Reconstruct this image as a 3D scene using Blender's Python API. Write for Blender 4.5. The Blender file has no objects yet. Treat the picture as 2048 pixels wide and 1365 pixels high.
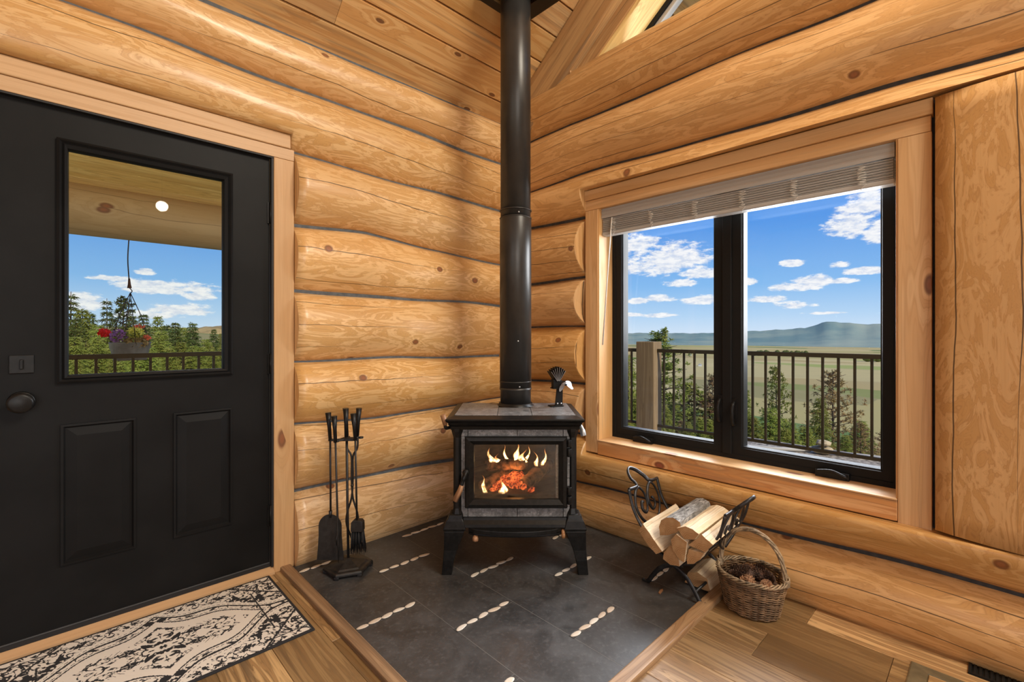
import bpy, bmesh, math, random
from mathutils import Vector, Matrix
C = bpy.context.scene.collection
PI = math.pi
rnd = random.Random(11)

# ------------------------------------------------------------------ node helper
class NT:
    def __init__(s, tree):
        s.t = tree; tree.nodes.clear()
    def n(s, typ, **kw):
        nd = s.t.nodes.new(typ)
        for k, v in kw.items(): setattr(nd, k, v)
        return nd
    def put(s, sock, v):
        if isinstance(v, bpy.types.NodeSocket): s.t.links.new(v, sock)
        elif v is not None:
            if sock.type == 'RGBA' and len(v) == 3: v = (*v, 1)
            sock.default_value = v
    def m(s, op, a, b=None, c=None, clamp=False):
        nd = s.n('ShaderNodeMath', operation=op); nd.use_clamp = clamp
        s.put(nd.inputs[0], a)
        if b is not None: s.put(nd.inputs[1], b)
        if c is not None: s.put(nd.inputs[2], c)
        return nd.outputs[0]
    def vm(s, op, a, b=None):
        nd = s.n('ShaderNodeVectorMath', operation=op)
        s.put(nd.inputs[0], a)
        if b is not None: s.put(nd.inputs[1], b)
        return nd.outputs[0]
    def xyz(s, x, y, z=0.0):
        nd = s.n('ShaderNodeCombineXYZ')
        for i, v in enumerate((x, y, z)): s.put(nd.inputs[i], v)
        return nd.outputs[0]
    def sep(s, v):
        nd = s.n('ShaderNodeSeparateXYZ'); s.put(nd.inputs[0], v); return nd.outputs
    def noise(s, vec, scale=1.0, detail=2.0, rough=.5, dist=0.0, dim='3D'):
        nd = s.n('ShaderNodeTexNoise', noise_dimensions=dim)
        s.put(nd.inputs['Vector'], vec); s.put(nd.inputs['Scale'], scale); s.put(nd.inputs['Detail'], detail)
        s.put(nd.inputs['Roughness'], rough); s.put(nd.inputs['Distortion'], dist)
        return nd.outputs[0]
    def white(s, w):
        nd = s.n('ShaderNodeTexWhiteNoise', noise_dimensions='1D'); s.put(nd.inputs['W'], w); return nd.outputs[0]
    def vor(s, vec, scale=1.0, rnd=1.0, feature='F1', metric='EUCLIDEAN', dim='2D'):
        nd = s.n('ShaderNodeTexVoronoi', voronoi_dimensions=dim, feature=feature, distance=metric)
        s.put(nd.inputs['Vector'], vec); s.put(nd.inputs['Scale'], scale); s.put(nd.inputs['Randomness'], rnd)
        return nd.outputs
    def mix(s, f, a, b, blend='MIX'):
        nd = s.n('ShaderNodeMix', data_type='RGBA', blend_type=blend)
        s.put(nd.inputs[0], f); s.put(nd.inputs[6], a); s.put(nd.inputs[7], b)
        return nd.outputs[2]
    def sst(s, v, lo, hi, a=0.0, b=1.0):
        nd = s.n('ShaderNodeMapRange', interpolation_type='SMOOTHSTEP')
        s.put(nd.inputs[0], v)
        for i, x in enumerate((lo, hi, a, b)): s.put(nd.inputs[i+1], x)
        return nd.outputs[0]
    def ramp(s, f, stops, interp='LINEAR'):
        nd = s.n('ShaderNodeValToRGB'); cr = nd.color_ramp; cr.interpolation = interp
        while len(cr.elements) < len(stops): cr.elements.new(.5)
        for e, (p, c) in zip(cr.elements, stops): e.position = p; e.color = (*c, 1) if len(c) == 3 else c
        s.put(nd.inputs[0], f); return nd.outputs[0]
    def bump(s, h, strength=.3, dist=.01):
        nd = s.n('ShaderNodeBump'); s.put(nd.inputs['Height'], h)
        nd.inputs['Strength'].default_value = strength; nd.inputs['Distance'].default_value = dist
        return nd.outputs[0]
    def coord(s, which='Object'):
        return s.n('ShaderNodeTexCoord').outputs[which]
    def out(s, sh):
        o = s.n('ShaderNodeOutputMaterial'); s.t.links.new(sh, o.inputs['Surface'])
    def bsdf(s, col, rough=.5, metal=0.0, normal=None, **kw):
        b = s.n('ShaderNodeBsdfPrincipled')
        s.put(b.inputs['Base Color'], col); s.put(b.inputs['Roughness'], rough); s.put(b.inputs['Metallic'], metal)
        if normal is not None: s.put(b.inputs['Normal'], normal)
        for k, v in kw.items(): s.put(b.inputs[k], v)
        return b.outputs[0]

def newmat(name):
    m = bpy.data.materials.new(name); m.use_nodes = True
    return m, NT(m.node_tree)

# ------------------------------------------------------------------ materials
def wood(name, light, mid, dark, line, band=3.0, su=.9, sv=5.0, knots=.55, kscale=(1.3, 3.0), fine=.25, crack=.6, tone=.18,
         rough=.42, contrast=1.0, detail=3.0, dist=.35, ckf=7.0, rowmix=0.0, streak=0.0, streakcol=(.10, .07, .05), knotcol=(.16, .05, .02), coat=0.0, bumpk=.25):
    """Pine or oak on UV: u runs along the grain in metres, v across; each integer of v is another piece of wood."""
    m, n = newmat(name)
    u, v, _ = n.sep(n.coord('UV'))
    row = n.m('FLOOR', v); r1 = n.white(row); r2 = n.white(n.m('ADD', row, 71.3))
    uo = n.m('ADD', u, n.m('MULTIPLY', r1, 40.0))
    kv = n.xyz(n.m('MULTIPLY', uo, kscale[0]), n.m('MULTIPLY', v, kscale[1]))
    wob = n.m('MULTIPLY', n.m('SUBTRACT', n.noise(n.xyz(n.m('MULTIPLY', uo, 4), n.m('MULTIPLY', v, 9)), 1, 2), .5), .05)
    vo = n.vor(kv, 1.0, 1.0)
    dk = n.m('ADD', vo[0], wob)
    has = n.m('GREATER_THAN', n.sep(vo[1])[0], 1-knots)
    near = n.m('MULTIPLY', n.m('POWER', 2.718, n.m('MULTIPLY', vo[0], -9.0)), has)
    field = n.noise(n.xyz(n.m('MULTIPLY', uo, su), n.m('MULTIPLY', v, sv), n.m('MULTIPLY', r1, 9)), 1.0, detail, .58, dist)
    h = n.m('ADD', n.m('MULTIPLY', field, band*2.2), n.m('MULTIPLY', near, 3.2))
    h = n.m('ADD', h, n.m('MULTIPLY', v, sv*.1))
    fr = n.m('FRACT', h)
    tri = n.m('ABSOLUTE', n.m('SUBTRACT', n.m('MULTIPLY', fr, 2), 1))
    blot = n.sst(tri, .2, .75)
    col = n.mix(n.m('MULTIPLY', blot, contrast), mid, light)
    tri3 = n.m('ABSOLUTE', n.m('SUBTRACT', n.m('MULTIPLY', n.m('FRACT', n.m('MULTIPLY', h, 3.0)), 2), 1))
    col = n.mix(n.m('MULTIPLY', n.sst(tri3, .22, .02), .30*contrast), col, line)
    edge = n.sst(n.m('ABSOLUTE', n.m('SUBTRACT', tri, .42)), .16, .0)
    col = n.mix(n.m('MULTIPLY', edge, .55*contrast), col, line)
    big = n.noise(n.xyz(n.m('MULTIPLY', uo, .8), n.m('MULTIPLY', v, 2.6), r2), 1.3, 2.0)
    col = n.mix(n.sst(big, .35, .75, 0, .45), col, dark)
    fg = n.noise(n.xyz(n.m('MULTIPLY', uo, 5), n.m('MULTIPLY', v, 170)), 1.0, 2.0)
    col = n.mix(n.sst(fg, .45, .8, 0, fine), col, dark)
    if streak > 0:
        sk = n.noise(n.xyz(n.m('MULTIPLY', uo, 1.1), n.m('MULTIPLY', v, 30), r2), 1.0, 3.0, .6)
        sb = n.noise(n.xyz(n.m('MULTIPLY', uo, .9), n.m('MULTIPLY', v, 5), r1), 1.0, 1.0)
        f = n.m('MULTIPLY', n.sst(sk, .50, .66), n.sst(sb, .40, .62))
        col = n.mix(n.m('MULTIPLY', f, streak), col, streakcol)
    # checks: long thin dark lines along the grain
    cw = n.m('ADD', n.m('MULTIPLY', v, ckf), n.m('MULTIPLY', n.noise(n.xyz(n.m('MULTIPLY', uo, .55), n.m('MULTIPLY', v, 1.5), r2), 1.0, 1.0), 1.5))
    cw = n.m('ADD', cw, n.m('MULTIPLY', n.noise(n.xyz(n.m('MULTIPLY', uo, 5), n.m('MULTIPLY', v, 9), r2), 1.0, 2.0), .16))
    ci = n.m('FLOOR', cw); cd = n.m('ABSOLUTE', n.m('SUBTRACT', n.m('FRACT', cw), .5))
    cm = n.noise(n.xyz(n.m('MULTIPLY', uo, .75), n.m('MULTIPLY', ci, 5.3), n.m('MULTIPLY', r1, 30)), 1.0, 1.0)
    cr = n.m('MULTIPLY', n.m('LESS_THAN', cd, n.m('MULTIPLY', n.sst(cm, .36, .62), .0021*min(ckf, 12))), .9)
    col = n.mix(n.m('MULTIPLY', cr, crack), col, (.07, .035, .015))
    # knots
    kr = n.m('MULTIPLY', n.sst(dk, .075, .045), has)
    kc = n.m('MULTIPLY', n.sst(dk, .040, .020), has)
    col = n.mix(n.m('MULTIPLY', kr, .85), col, knotcol)
    col = n.mix(n.m('MULTIPLY', kc, .55), col, (knotcol[0]*2.2, knotcol[1]*2.4, knotcol[2]*2.4))
    if rowmix: col = n.mix(n.sst(r1, .35, .95, 0, rowmix), col, n.mix(.35, streakcol, dark))
    hs = n.n('ShaderNodeHueSaturation')
    n.put(hs.inputs['Value'], n.m('ADD', 1.0-tone/2, n.m('MULTIPLY', r2, tone)))
    n.put(hs.inputs['Saturation'], n.m('ADD', .94, n.m('MULTIPLY', r1, .12)))
    n.put(hs.inputs['Color'], col)
    hgt = n.m('SUBTRACT', n.m('MULTIPLY', fg, .25), n.m('ADD', n.m('MULTIPLY', cr, 1.4), n.m('MULTIPLY', kr, .4)))
    n.out(n.bsdf(hs.outputs[0], n.m('ADD', rough, n.m('MULTIPLY', edge, .08)), normal=n.bump(hgt, bumpk, .006), **({'Coat Weight': coat, 'Coat Roughness': .25} if coat else {})))
    return m

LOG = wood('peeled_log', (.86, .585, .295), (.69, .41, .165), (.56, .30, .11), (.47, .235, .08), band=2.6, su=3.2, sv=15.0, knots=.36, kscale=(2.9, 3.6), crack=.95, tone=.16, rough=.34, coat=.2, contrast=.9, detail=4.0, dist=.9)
LOGR = wood('amber_backlit_log', (.79, .49, .215), (.62, .345, .125), (.48, .245, .08), (.40, .185, .055), band=2.4, su=2.4, sv=15.0, knots=.32, kscale=(2.9, 3.6), crack=.95, tone=.16, rough=.34, coat=.2, contrast=.72, detail=4.0, dist=.8, ckf=11)  # deeper amber finish, its colour also darkened for the backlit right wall
POST = wood('upright_log', (.70, .43, .20), (.58, .325, .125), (.46, .24, .08), (.38, .18, .06), band=2.4, su=3.6, sv=24, knots=.0, crack=1.0, tone=.1, rough=.45, contrast=.8, detail=4.0, dist=1.2, ckf=26)
TIMBER = wood('sawn_timber', (.60, .37, .16), (.50, .28, .11), (.36, .19, .07), (.30, .15, .05), band=1.6, su=.5, sv=9, knots=.4, crack=.9, tone=.15, rough=.55, fine=.5, streak=.5)
CEILW = wood('knotty_ceiling_board', (.74, .48, .22), (.62, .35, .135), (.52, .28, .10), (.46, .22, .07), band=2.2, su=.45, sv=7, knots=.62, kscale=(2.4, 5.5), crack=.25, tone=.5, rough=.33, streak=.55, streakcol=(.20, .15, .10), knotcol=(.10, .035, .015), coat=.25, contrast=.9, dist=.6)
TRIM = wood('pine_casing', (.80, .52, .26), (.70, .41, .175), (.60, .33, .12), (.55, .28, .10), band=1.5, su=.4, sv=8, knots=.35, kscale=(1.6, 4), crack=.15, tone=.12, rough=.45, streak=.3, streakcol=(.30, .22, .15), contrast=.8)
CEDAR = wood('knotty_sill_board', (.80, .46, .20), (.66, .31, .10), (.55, .22, .06), (.48, .18, .05), band=2.2, su=.5, sv=7, knots=.7, kscale=(2.2, 3.4), crack=.15, tone=.1, rough=.38, streak=.55, streakcol=(.26, .17, .10), knotcol=(.17, .035, .015))
OAK = wood('oak_casing', (.66, .42, .215), (.61, .375, .18), (.52, .30, .135), (.50, .29, .13), band=1.2, su=.3, sv=12, knots=.12, crack=.0, tone=.1, rough=.5, fine=.6, contrast=.6)
FLOORW = wood('floor_plank', (.58, .37, .165), (.38, .22, .09), (.17, .10, .042), (.13, .075, .03), band=4.2, su=.6, sv=9, knots=.12, crack=.0, rowmix=.85, tone=.5, rough=.4, fine=.6, streak=.85, streakcol=(.12, .075, .04), bumpk=.15)
BORDER = wood('hearth_border', (.42, .27, .15), (.33, .20, .105), (.20, .115, .06), (.18, .10, .05), band=2.4, su=.5, sv=10, knots=.2, crack=.3, tone=.2, rough=.45, fine=.6, streak=.4)
SPLIT = wood('split_firewood', (.90, .79, .61), (.82, .66, .44), (.68, .48, .27), (.60, .40, .20), band=1.6, su=2.0, sv=22, knots=.0, crack=.8, ckf=45, tone=.12, rough=.8, fine=.6, contrast=.8)
HANDW = wood('handle_wood', (.42, .22, .11), (.32, .16, .07), (.22, .10, .04), (.2, .09, .04), band=1, su=2, sv=30, knots=0, crack=0, tone=.1, rough=.5)
DECKW = wood('porch_board', (.88, .66, .27), (.80, .55, .20), (.50, .30, .10), (.45, .26, .08), band=1.8, su=.5, sv=7, knots=.3, crack=.2, tone=.3, rough=.5)
PBEAM = wood('porch_beam_wood', (.56, .40, .22), (.50, .34, .175), (.42, .27, .13), (.38, .24, .11), band=1.4, su=.5, sv=9, knots=.15, crack=.5, tone=.1, rough=.6, fine=.4, contrast=.6)
OUTPOST = wood('weathered_timber', (.36, .245, .12), (.29, .19, .09), (.21, .14, .07), (.18, .11, .055), band=2, su=.6, sv=9, knots=.2, crack=.6, tone=.1, rough=.8)

def simple(name, col, rough=.5, metal=0.0, nscale=None, namt=.15, bump=0.0, spec=None, coord='Object'):
    m, n = newmat(name)
    c = col; nb = None
    if nscale:
        t = n.noise(n.coord(coord), nscale, 4, .6)
        d = tuple(max(0, x*(1-namt*2)) for x in col); l = tuple(min(1, x*(1+namt*2)) for x in col)
        c = n.mix(n.sst(t, .3, .7), d, l)
        if bump: nb = n.bump(t, bump, .004)
    kw = {}
    if spec is not None: kw['Specular IOR Level'] = spec
    n.out(n.bsdf(c, rough, metal, nb, **kw)); return m

BLACK = simple('black_door_paint', (.0075, .0076, .0078), .5, nscale=3, namt=.12, spec=.16)
IRON = simple('cast_iron', (.009, .0086, .0082), .38, nscale=60, namt=.2, bump=.08, spec=.28)
IRON2 = simple('wrought_iron', (.016, .015, .015), .45, nscale=40, namt=.25)
RACKM = simple('grey_black_steel', (.045, .045, .047), .38, .6, nscale=30, namt=.2)
PIPE = simple('stove_pipe_black', (.048, .045, .042), .34, .45, nscale=8, namt=.06)
FRAMEB = simple('black_window_frame', (.013, .013, .013), .45, spec=.16)
RAIL = simple('bronze_railing', (.055, .041, .020), .6, spec=.25)
STEEL = simple('brushed_steel', (.55, .55, .55), .35, 1.0)
NICKEL = simple('grey_metal', (.4, .4, .4), .4, .8)
CHINK = simple('grey_chinking', (.105, .115, .125), .85, nscale=25, namt=.12, bump=.2)
SEAMSHADE = simple('shade_toned_seam', (.045, .044, .045), .9, nscale=25, namt=.15)  # right wall chinking, darkened to paint in the shadow of the seams
BLINDM = simple('grey_white_blind', (.45, .435, .415), .5)
CORDM = simple('white_cord', (.75, .73, .68), .7)
BRASS = simple('olive_metal_plate', (.24, .21, .13), .45, .5, nscale=20, namt=.1)
GALV = simple('galvanised_tub', (.25, .235, .21), .5, .2, nscale=9, namt=.15)
RUBBER = simple('black_weatherstrip', (.012, .012, .013), .6)
RED = simple('red_blossom', (.95, .012, .025), .6)
PURPLE = simple('purple_blossom', (.42, .18, .55), .6)
YELL = simple('yellow_green_leaves', (.85, .82, .16), .6)
CORAL = simple('coral_blossom', (.95, .20, .10), .6)
GRASSY = simple('basket_greenery', (.20, .26, .06), .7, nscale=20, namt=.3)
DRYG = simple('straw_greenery', (.38, .26, .10), .8, nscale=20, namt=.3)
GRAVEL = simple('grey_gravel', (.36, .305, .23), .9, nscale=22, namt=.35, bump=.6)
ROCK = simple('tan_stone', (.42, .33, .20), .85, nscale=7, namt=.3, bump=.4)
PVC = simple('pale_pipe', (.55, .52, .46), .6)
WALLX = simple('plain_plank_wall', (.55, .34, .16), .6, nscale=2, namt=.1)
CHARRED = simple('charred_log', (.16, .08, .045), .9, nscale=30, namt=.5, bump=.8)
FIREBRICK = simple('firebox_lining', (.055, .05, .042), .9, nscale=12, namt=.3)
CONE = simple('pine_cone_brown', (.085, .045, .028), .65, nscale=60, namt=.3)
CONET = simple('pine_cone_tan', (.36, .20, .11), .65, nscale=60, namt=.3)

def mk_soapstone():
    m, n = newmat('soapstone'); co = n.coord('Object')
    a = n.noise(co, 26, 5, .7, .6); b = n.noise(co, 110, 3, .6); c = n.noise(co, 7, 2)
    col = n.mix(n.sst(a, .32, .70), (.085, .085, .087), (.25, .25, .255))
    col = n.mix(n.sst(b, .52, .72, 0, .6), col, (.45, .45, .46))
    col = n.mix(n.sst(c, .45, .7, 0, .4), col, (.09, .09, .09))
    n.out(n.bsdf(col, .38, normal=n.bump(b, .12, .003))); return m
SOAP = mk_soapstone()

def mk_tile():
    m, n = newmat('black_slate_tile')
    x, y, z = n.sep(n.coord('Object'))
    # column and course of the running bond
    cw = .2965
    cx = n.m('DIVIDE', n.m('ADD', x, 1.5085), cw)
    ci = n.m('FLOOR', cx); fx = n.m('FRACT', cx)
    odd = n.m('MODULO', n.m('ADD', ci, 20.0), 2.0)
    yy = n.m('DIVIDE', n.m('ADD', n.m('ADD', y, 3.778), n.m('MULTIPLY', odd, -.3405)), .6155)
    fy = n.m('FRACT', yy); ri = n.m('FLOOR', yy)
    ex = n.m('MULTIPLY', n.m('MINIMUM', fx, n.m('SUBTRACT', 1.0, fx)), cw)
    ey = n.m('MULTIPLY', n.m('MINIMUM', fy, n.m('SUBTRACT', 1.0, fy)), .6155)
    g = n.m('MAXIMUM', n.sst(ex, .0022, .0010), n.m('MULTIPLY', n.sst(n.m('ABSOLUTE', n.m('SUBTRACT', ey, .0125)), .0016, .0008), 1.0))
    rr = n.white(n.m('ADD', n.m('MULTIPLY', ci, 3.7), ri))
    co = n.coord('Object')
    a = n.noise(co, 7, 5, .65, .8); b = n.noise(co, 55, 4, .6); c = n.noise(co, 2.2, 2)
    col = n.mix(n.sst(a, .3, .75), (.033, .033, .034), (.072, .072, .074))
    col = n.mix(n.sst(b, .50, .72, 0, .5), col, (.115, .115, .118)); col = n.mix(n.sst(n.noise(co, 160, 3, .6), .55, .75, 0, .4), col, (.02, .02, .02))
    col = n.mix(n.sst(c, .4, .7, 0, .3), col, (.075, .073, .072))
    col = n.mix(n.m('MULTIPLY', g, .8), col, (.13, .125, .12))
    hgt = n.m('SUBTRACT', n.m('ADD', n.m('MULTIPLY', a, .5), n.m('MULTIPLY', b, .3)), g)
    n.out(n.bsdf(col, n.sst(a, .3, .8, .34, .5), normal=n.bump(hgt, .35, .004))); return m
TILE = mk_tile()

def mk_pebble():
    m, n = newmat('white_pebble')
    oi = n.n('ShaderNodeObjectInfo').outputs['Random']
    t = n.noise(n.coord('Object'), 40, 2)
    col = n.mix(oi, (.80, .76, .68), (.62, .50, .38)); col = n.mix(n.sst(t, .4, .7, 0, .3), col, (.5, .47, .43))
    n.out(n.bsdf(col, .35)); return m
PEB = mk_pebble()

def mk_glass(name='window_glass', ior=1.45, tint=(1, 1, 1), base=0.0):
    m, n = newmat(name)
    tr = n.n('ShaderNodeBsdfTransparent'); n.put(tr.inputs[0], tint)
    gl = n.n('ShaderNodeBsdfGlossy'); gl.inputs['Roughness'].default_value = 0.0
    fr = n.n('ShaderNodeFresnel'); fr.inputs[0].default_value = ior
    mx = n.n('ShaderNodeMixShader')
    f = n.m('ADD', fr.outputs[0], base, clamp=True)
    n.put(mx.inputs[0], f); n.t.links.new(tr.outputs[0], mx.inputs[1]); n.t.links.new(gl.outputs[0], mx.inputs[2])
    n.out(mx.outputs[0]); return m
GLASS = mk_glass('window_glass', 1.3)
DGLASS = mk_glass('door_glass', 1.33, (.97, .98, .96), .01)
FGLASS = mk_glass('stove_glass', 1.42, (.95, .90, .82), .03)

def mk_emit(name, col, strength):
    m, n = newmat(name); e = n.n('ShaderNodeEmission'); n.put(e.inputs[0], col); e.inputs[1].default_value = strength
    n.out(e.outputs[0]); return m
def mk_flame():
    m, n = newmat('flame')
    u, v, _ = n.sep(n.coord('UV'))         # v climbs the flame
    lw = n.n('ShaderNodeLayerWeight'); lw.inputs[0].default_value = .5
    core = n.sst(lw.outputs['Facing'], .75, .05)
    nz = n.noise(n.coord('Object'), 55, 3)
    hot = n.m('MULTIPLY', core, n.m('MULTIPLY', n.sst(v, .95, .25), n.sst(nz, .3, .55, .35, 1.0)))
    col = n.mix(hot, (1, .30, .06), (1, .80, .42))
    st = n.m('ADD', .8, n.m('MULTIPLY', hot, 4.2))
    e = n.n('ShaderNodeEmission'); n.put(e.inputs[0], col); n.put(e.inputs[1], st)
    tr = n.n('ShaderNodeBsdfTransparent')
    a = n.m('MULTIPLY', n.sst(lw.outputs['Facing'], 1.0, .30), n.m('MULTIPLY', n.sst(v, 1.0, .40), n.sst(v, -.02, .15)))
    a = n.m('MULTIPLY', a, n.sst(nz, .34, .58, .35, .95))
    mx = n.n('ShaderNodeMixShader'); n.put(mx.inputs[0], a)
    n.t.links.new(tr.outputs[0], mx.inputs[1]); n.t.links.new(e.outputs[0], mx.inputs[2])
    n.out(mx.outputs[0]); return m
FLAME = mk_flame()
def mk_ember():
    m, n = newmat('glowing_embers')
    a = n.noise(n.coord('Object'), 70, 3, .6, .5)
    f = n.sst(a, .38, .62)
    b = n.n('ShaderNodeBsdfPrincipled'); n.put(b.inputs['Base Color'], n.mix(f, (.05, .02, .015), (.25, .05, .02))); b.inputs['Roughness'].default_value = .9
    n.put(b.inputs['Emission Color'], n.mix(f, (.9, .04, .01), (1, .22, .06))); n.put(b.inputs['Emission Strength'], n.sst(a, .35, .7, .10, 1.3))
    n.out(b.outputs[0]); return m
EMBER = mk_ember()

def mk_bark():
    m, n = newmat('grey_bark'); u, v, _ = n.sep(n.coord('UV'))
    a = n.noise(n.xyz(n.m('MULTIPLY', u, 22), n.m('MULTIPLY', v, 70)), 1, 4, .65, .8)
    col = n.ramp(a, [(.3, (.05, .045, .04)), (.5, (.24, .23, .215)), (.7, (.50, .49, .46))])
    n.out(n.bsdf(col, .9, normal=n.bump(a, .9, .008))); return m
BARK = mk_bark()
def mk_endgrain():
    m, n = newmat('log_end_grain'); x, y, z = n.sep(n.coord('Object'))
    nz = n.noise(n.coord('Object'), 14, 3)
    r = n.m('SQRT', n.m('ADD', n.m('POWER', n.m('ADD', y, .03), 2.0), n.m('POWER', n.m('ADD', z, .05), 2.0)))
    fr = n.m('FRACT', n.m('ADD', n.m('MULTIPLY', r, 150), n.m('MULTIPLY', nz, 6)))
    col = n.mix(n.sst(fr, .2, .9), (.50, .285, .125), (.36, .19, .075))
    col = n.mix(n.sst(n.noise(n.coord('Object'), 22, 3), .45, .7, 0, .6), col, (.60, .37, .18))
    n.out(n.bsdf(col, .8)); return m
ENDG = mk_endgrain()
LOGEND = simple('pale_log_cut', (.62, .42, .23), .6, nscale=9, namt=.12)

def mk_wicker():
    m, n = newmat('wicker'); co = n.coord('Object'); z = n.sep(co)[2]
    a = n.noise(co, 30, 3)
    w = n.noise(n.xyz(0.0, 0.0, n.m('MULTIPLY', z, 60)), 1, 2)
    col = n.mix(n.sst(a, .3, .7), (.085, .048, .024), (.31, .19, .10)); col = n.mix(n.sst(w, .4, .7, 0, .5), col, (.20, .125, .07))
    n.out(n.bsdf(col, .55)); return m
WICK = mk_wicker()
WICKL = simple('pale_willow', (.30, .22, .135), .55, nscale=30, namt=.35)

def mk_mat():
    """woven mat: cream ground, black damask scrolls mirrored about both axes, object space metres"""
    m, n = newmat('woven_damask'); x, y, z = n.sep(n.coord('Object'))
    HL, HW = .447, .283
    ax = n.m('ABSOLUTE', x); ay = n.m('ABSOLUTE', y)
    jx = n.m('MULTIPLY', n.m('SUBTRACT', n.noise(n.xyz(n.m('MULTIPLY', ax, 150), n.m('MULTIPLY', ay, 150)), 1, 1), .5), .006)
    ax2 = n.m('ADD', ax, jx); ay2 = n.m('ADD', ay, jx)
    p = n.xyz(ax2, ay2)
    # scroll leaves: curled contour lines of a noise field broken into commas
    f = n.noise(n.vm('ADD', p, (3.3, 1.7, 0)), 15, 1.0, .5, 2.6)
    f2 = n.noise(n.vm('ADD', p, (9.1, 4.2, 0)), 30, 1.0)
    curl = n.m('MULTIPLY', n.sst(n.m('ABSOLUTE', n.m('SUBTRACT', f, .5)), .052, .038), n.sst(f2, .40, .46))
    blob = n.sst(n.noise(n.vm('ADD', p, (1.4, 7.7, 0)), 34, 1.0, .5, 1.2), .575, .595)
    scroll = n.m('MAXIMUM', curl, blob)
    # medallion: a lozenge with ogee sides
    q = n.m('ADD', n.m('DIVIDE', ax2, .40), n.m('DIVIDE', ay2, .22))
    q = n.m('ADD', q, n.m('MULTIPLY', n.m('SINE', n.m('MULTIPLY', ax2, 22.0)), .10))
    inmed = n.sst(q, .72, .70)
    l1 = n.sst(n.m('ABSOLUTE', n.m('SUBTRACT', q, .94)), .022, .014)
    l2 = n.sst(n.m('ABSOLUTE', n.m('SUBTRACT', q, 1.00)), .012, .006)
    l3 = n.sst(n.m('ABSOLUTE', n.m('SUBTRACT', q, 1.12)), .030, .022)
    l4 = n.sst(n.m('ABSOLUTE', n.m('SUBTRACT', q, 1.19)), .010, .005)
    dash = n.m('GREATER_THAN', n.m('FRACT', n.m('MULTIPLY', ax2, 60)), .35)
    l2 = n.m('MULTIPLY', l2, dash); l4 = n.m('MULTIPLY', l4, dash)
    outer = n.sst(q, 1.26, 1.28)
    pat = n.m('MULTIPLY', scroll, n.m('MAXIMUM', inmed, outer))
    mid = n.m('MULTIPLY', n.m('MULTIPLY', blob, n.sst(q, 1.01, 1.03)), n.sst(q, 1.11, 1.09))
    # inner rectangle line near the short ends and the corner bands
    e1 = n.m('MULTIPLY', n.sst(n.m('ABSOLUTE', n.m('SUBTRACT', ax2, .335)), .004, .002), n.m('LESS_THAN', ay2, .17))
    e2 = n.m('MULTIPLY', n.sst(n.m('ABSOLUTE', n.m('SUBTRACT', ay2, .235)), .004, .002), n.m('GREATER_THAN', ax2, .28))
    c1 = n.m('SUBTRACT', ax2, n.m('MULTIPLY', ay2, -.9))
    e3 = n.m('MULTIPLY', n.sst(n.m('ABSOLUTE', n.m('SUBTRACT', c1, .52)), .007, .005), n.sst(ax2, .2, .21))
    dots = n.vor(n.xyz(n.m('SUBTRACT', ax2, .155), n.m('SUBTRACT', ay2, .150)), 1, 0)[0]
    dsc = n.sst(n.m('SQRT', n.m('ADD', n.m('POWER', n.m('SUBTRACT', ax2, .02), 2.0), n.m('POWER', n.m('SUBTRACT', ay2, .205), 2.0))), .017, .015)
    for t in (l1, l2, l3, l4, mid, e1, e2, e3, dsc): pat = n.m('MAXIMUM', pat, t)
    rim = n.m('MAXIMUM', n.sst(ax, HL-.012, HL-.010), n.sst(ay, HW-.012, HW-.010))
    pat = n.m('MAXIMUM', pat, rim)
    weave = n.m('MULTIPLY', n.m('SINE', n.m('MULTIPLY', x, 1600)), n.m('SINE', n.m('MULTIPLY', y, 1600)))
    base = n.mix(n.sst(weave, -.5, .8, 0, .35), (.86, .80, .71), (.64, .58, .50))
    col = n.mix(pat, base, (.022, .022, .024))
    n.out(n.bsdf(col, .95, normal=n.bump(weave, .25, .002))); return m
MATM = mk_mat()

def mk_foliage(name, a, b, c):
    m, n = newmat(name)
    oi = n.n('ShaderNodeObjectInfo').outputs['Random']
    t = n.noise(n.coord('Object'), 1.3, 4, .7)
    t2 = n.noise(n.coord('Object'), 9, 2)
    col = n.mix(n.sst(t, .35, .65), a, b); col = n.mix(n.sst(t2, .5, .7, 0, .6), col, c)
    hs = n.n('ShaderNodeHueSaturation'); n.put(hs.inputs['Color'], col)
    n.put(hs.inputs['Value'], n.m('ADD', .75, n.m('MULTIPLY', oi, .5))); n.put(hs.inputs['Hue'], n.m('ADD', .485, n.m('MULTIPLY', oi, .03)))
    d = n.n('ShaderNodeBsdfDiffuse'); n.put(d.inputs[0], hs.outputs[0])
    tl = n.n('ShaderNodeBsdfTranslucent'); n.put(tl.inputs[0], hs.outputs[0])
    mx = n.n('ShaderNodeMixShader'); mx.inputs[0].default_value = .3
    n.t.links.new(d.outputs[0], mx.inputs[1]); n.t.links.new(tl.outputs[0], mx.inputs[2]); n.out(mx.outputs[0]); return m
FOL = mk_foliage('bright_conifer_needles', (.20, .24, .04), (.40, .43, .09), (.52, .50, .14))
FOLD = mk_foliage('dark_conifer_needles', (.07, .10, .03), (.15, .19, .055), (.22, .24, .07))
FOLP = mk_foliage('pine_needles', (.17, .20, .04), (.33, .36, .08), (.44, .40, .11))
FOLR = mk_foliage('dry_reddish_needles', (.30, .23, .09), (.50, .29, .15), (.56, .33, .19))
TRUNK = simple('tree_bark', (.10, .07, .045), .9, nscale=6, namt=.3)

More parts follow.
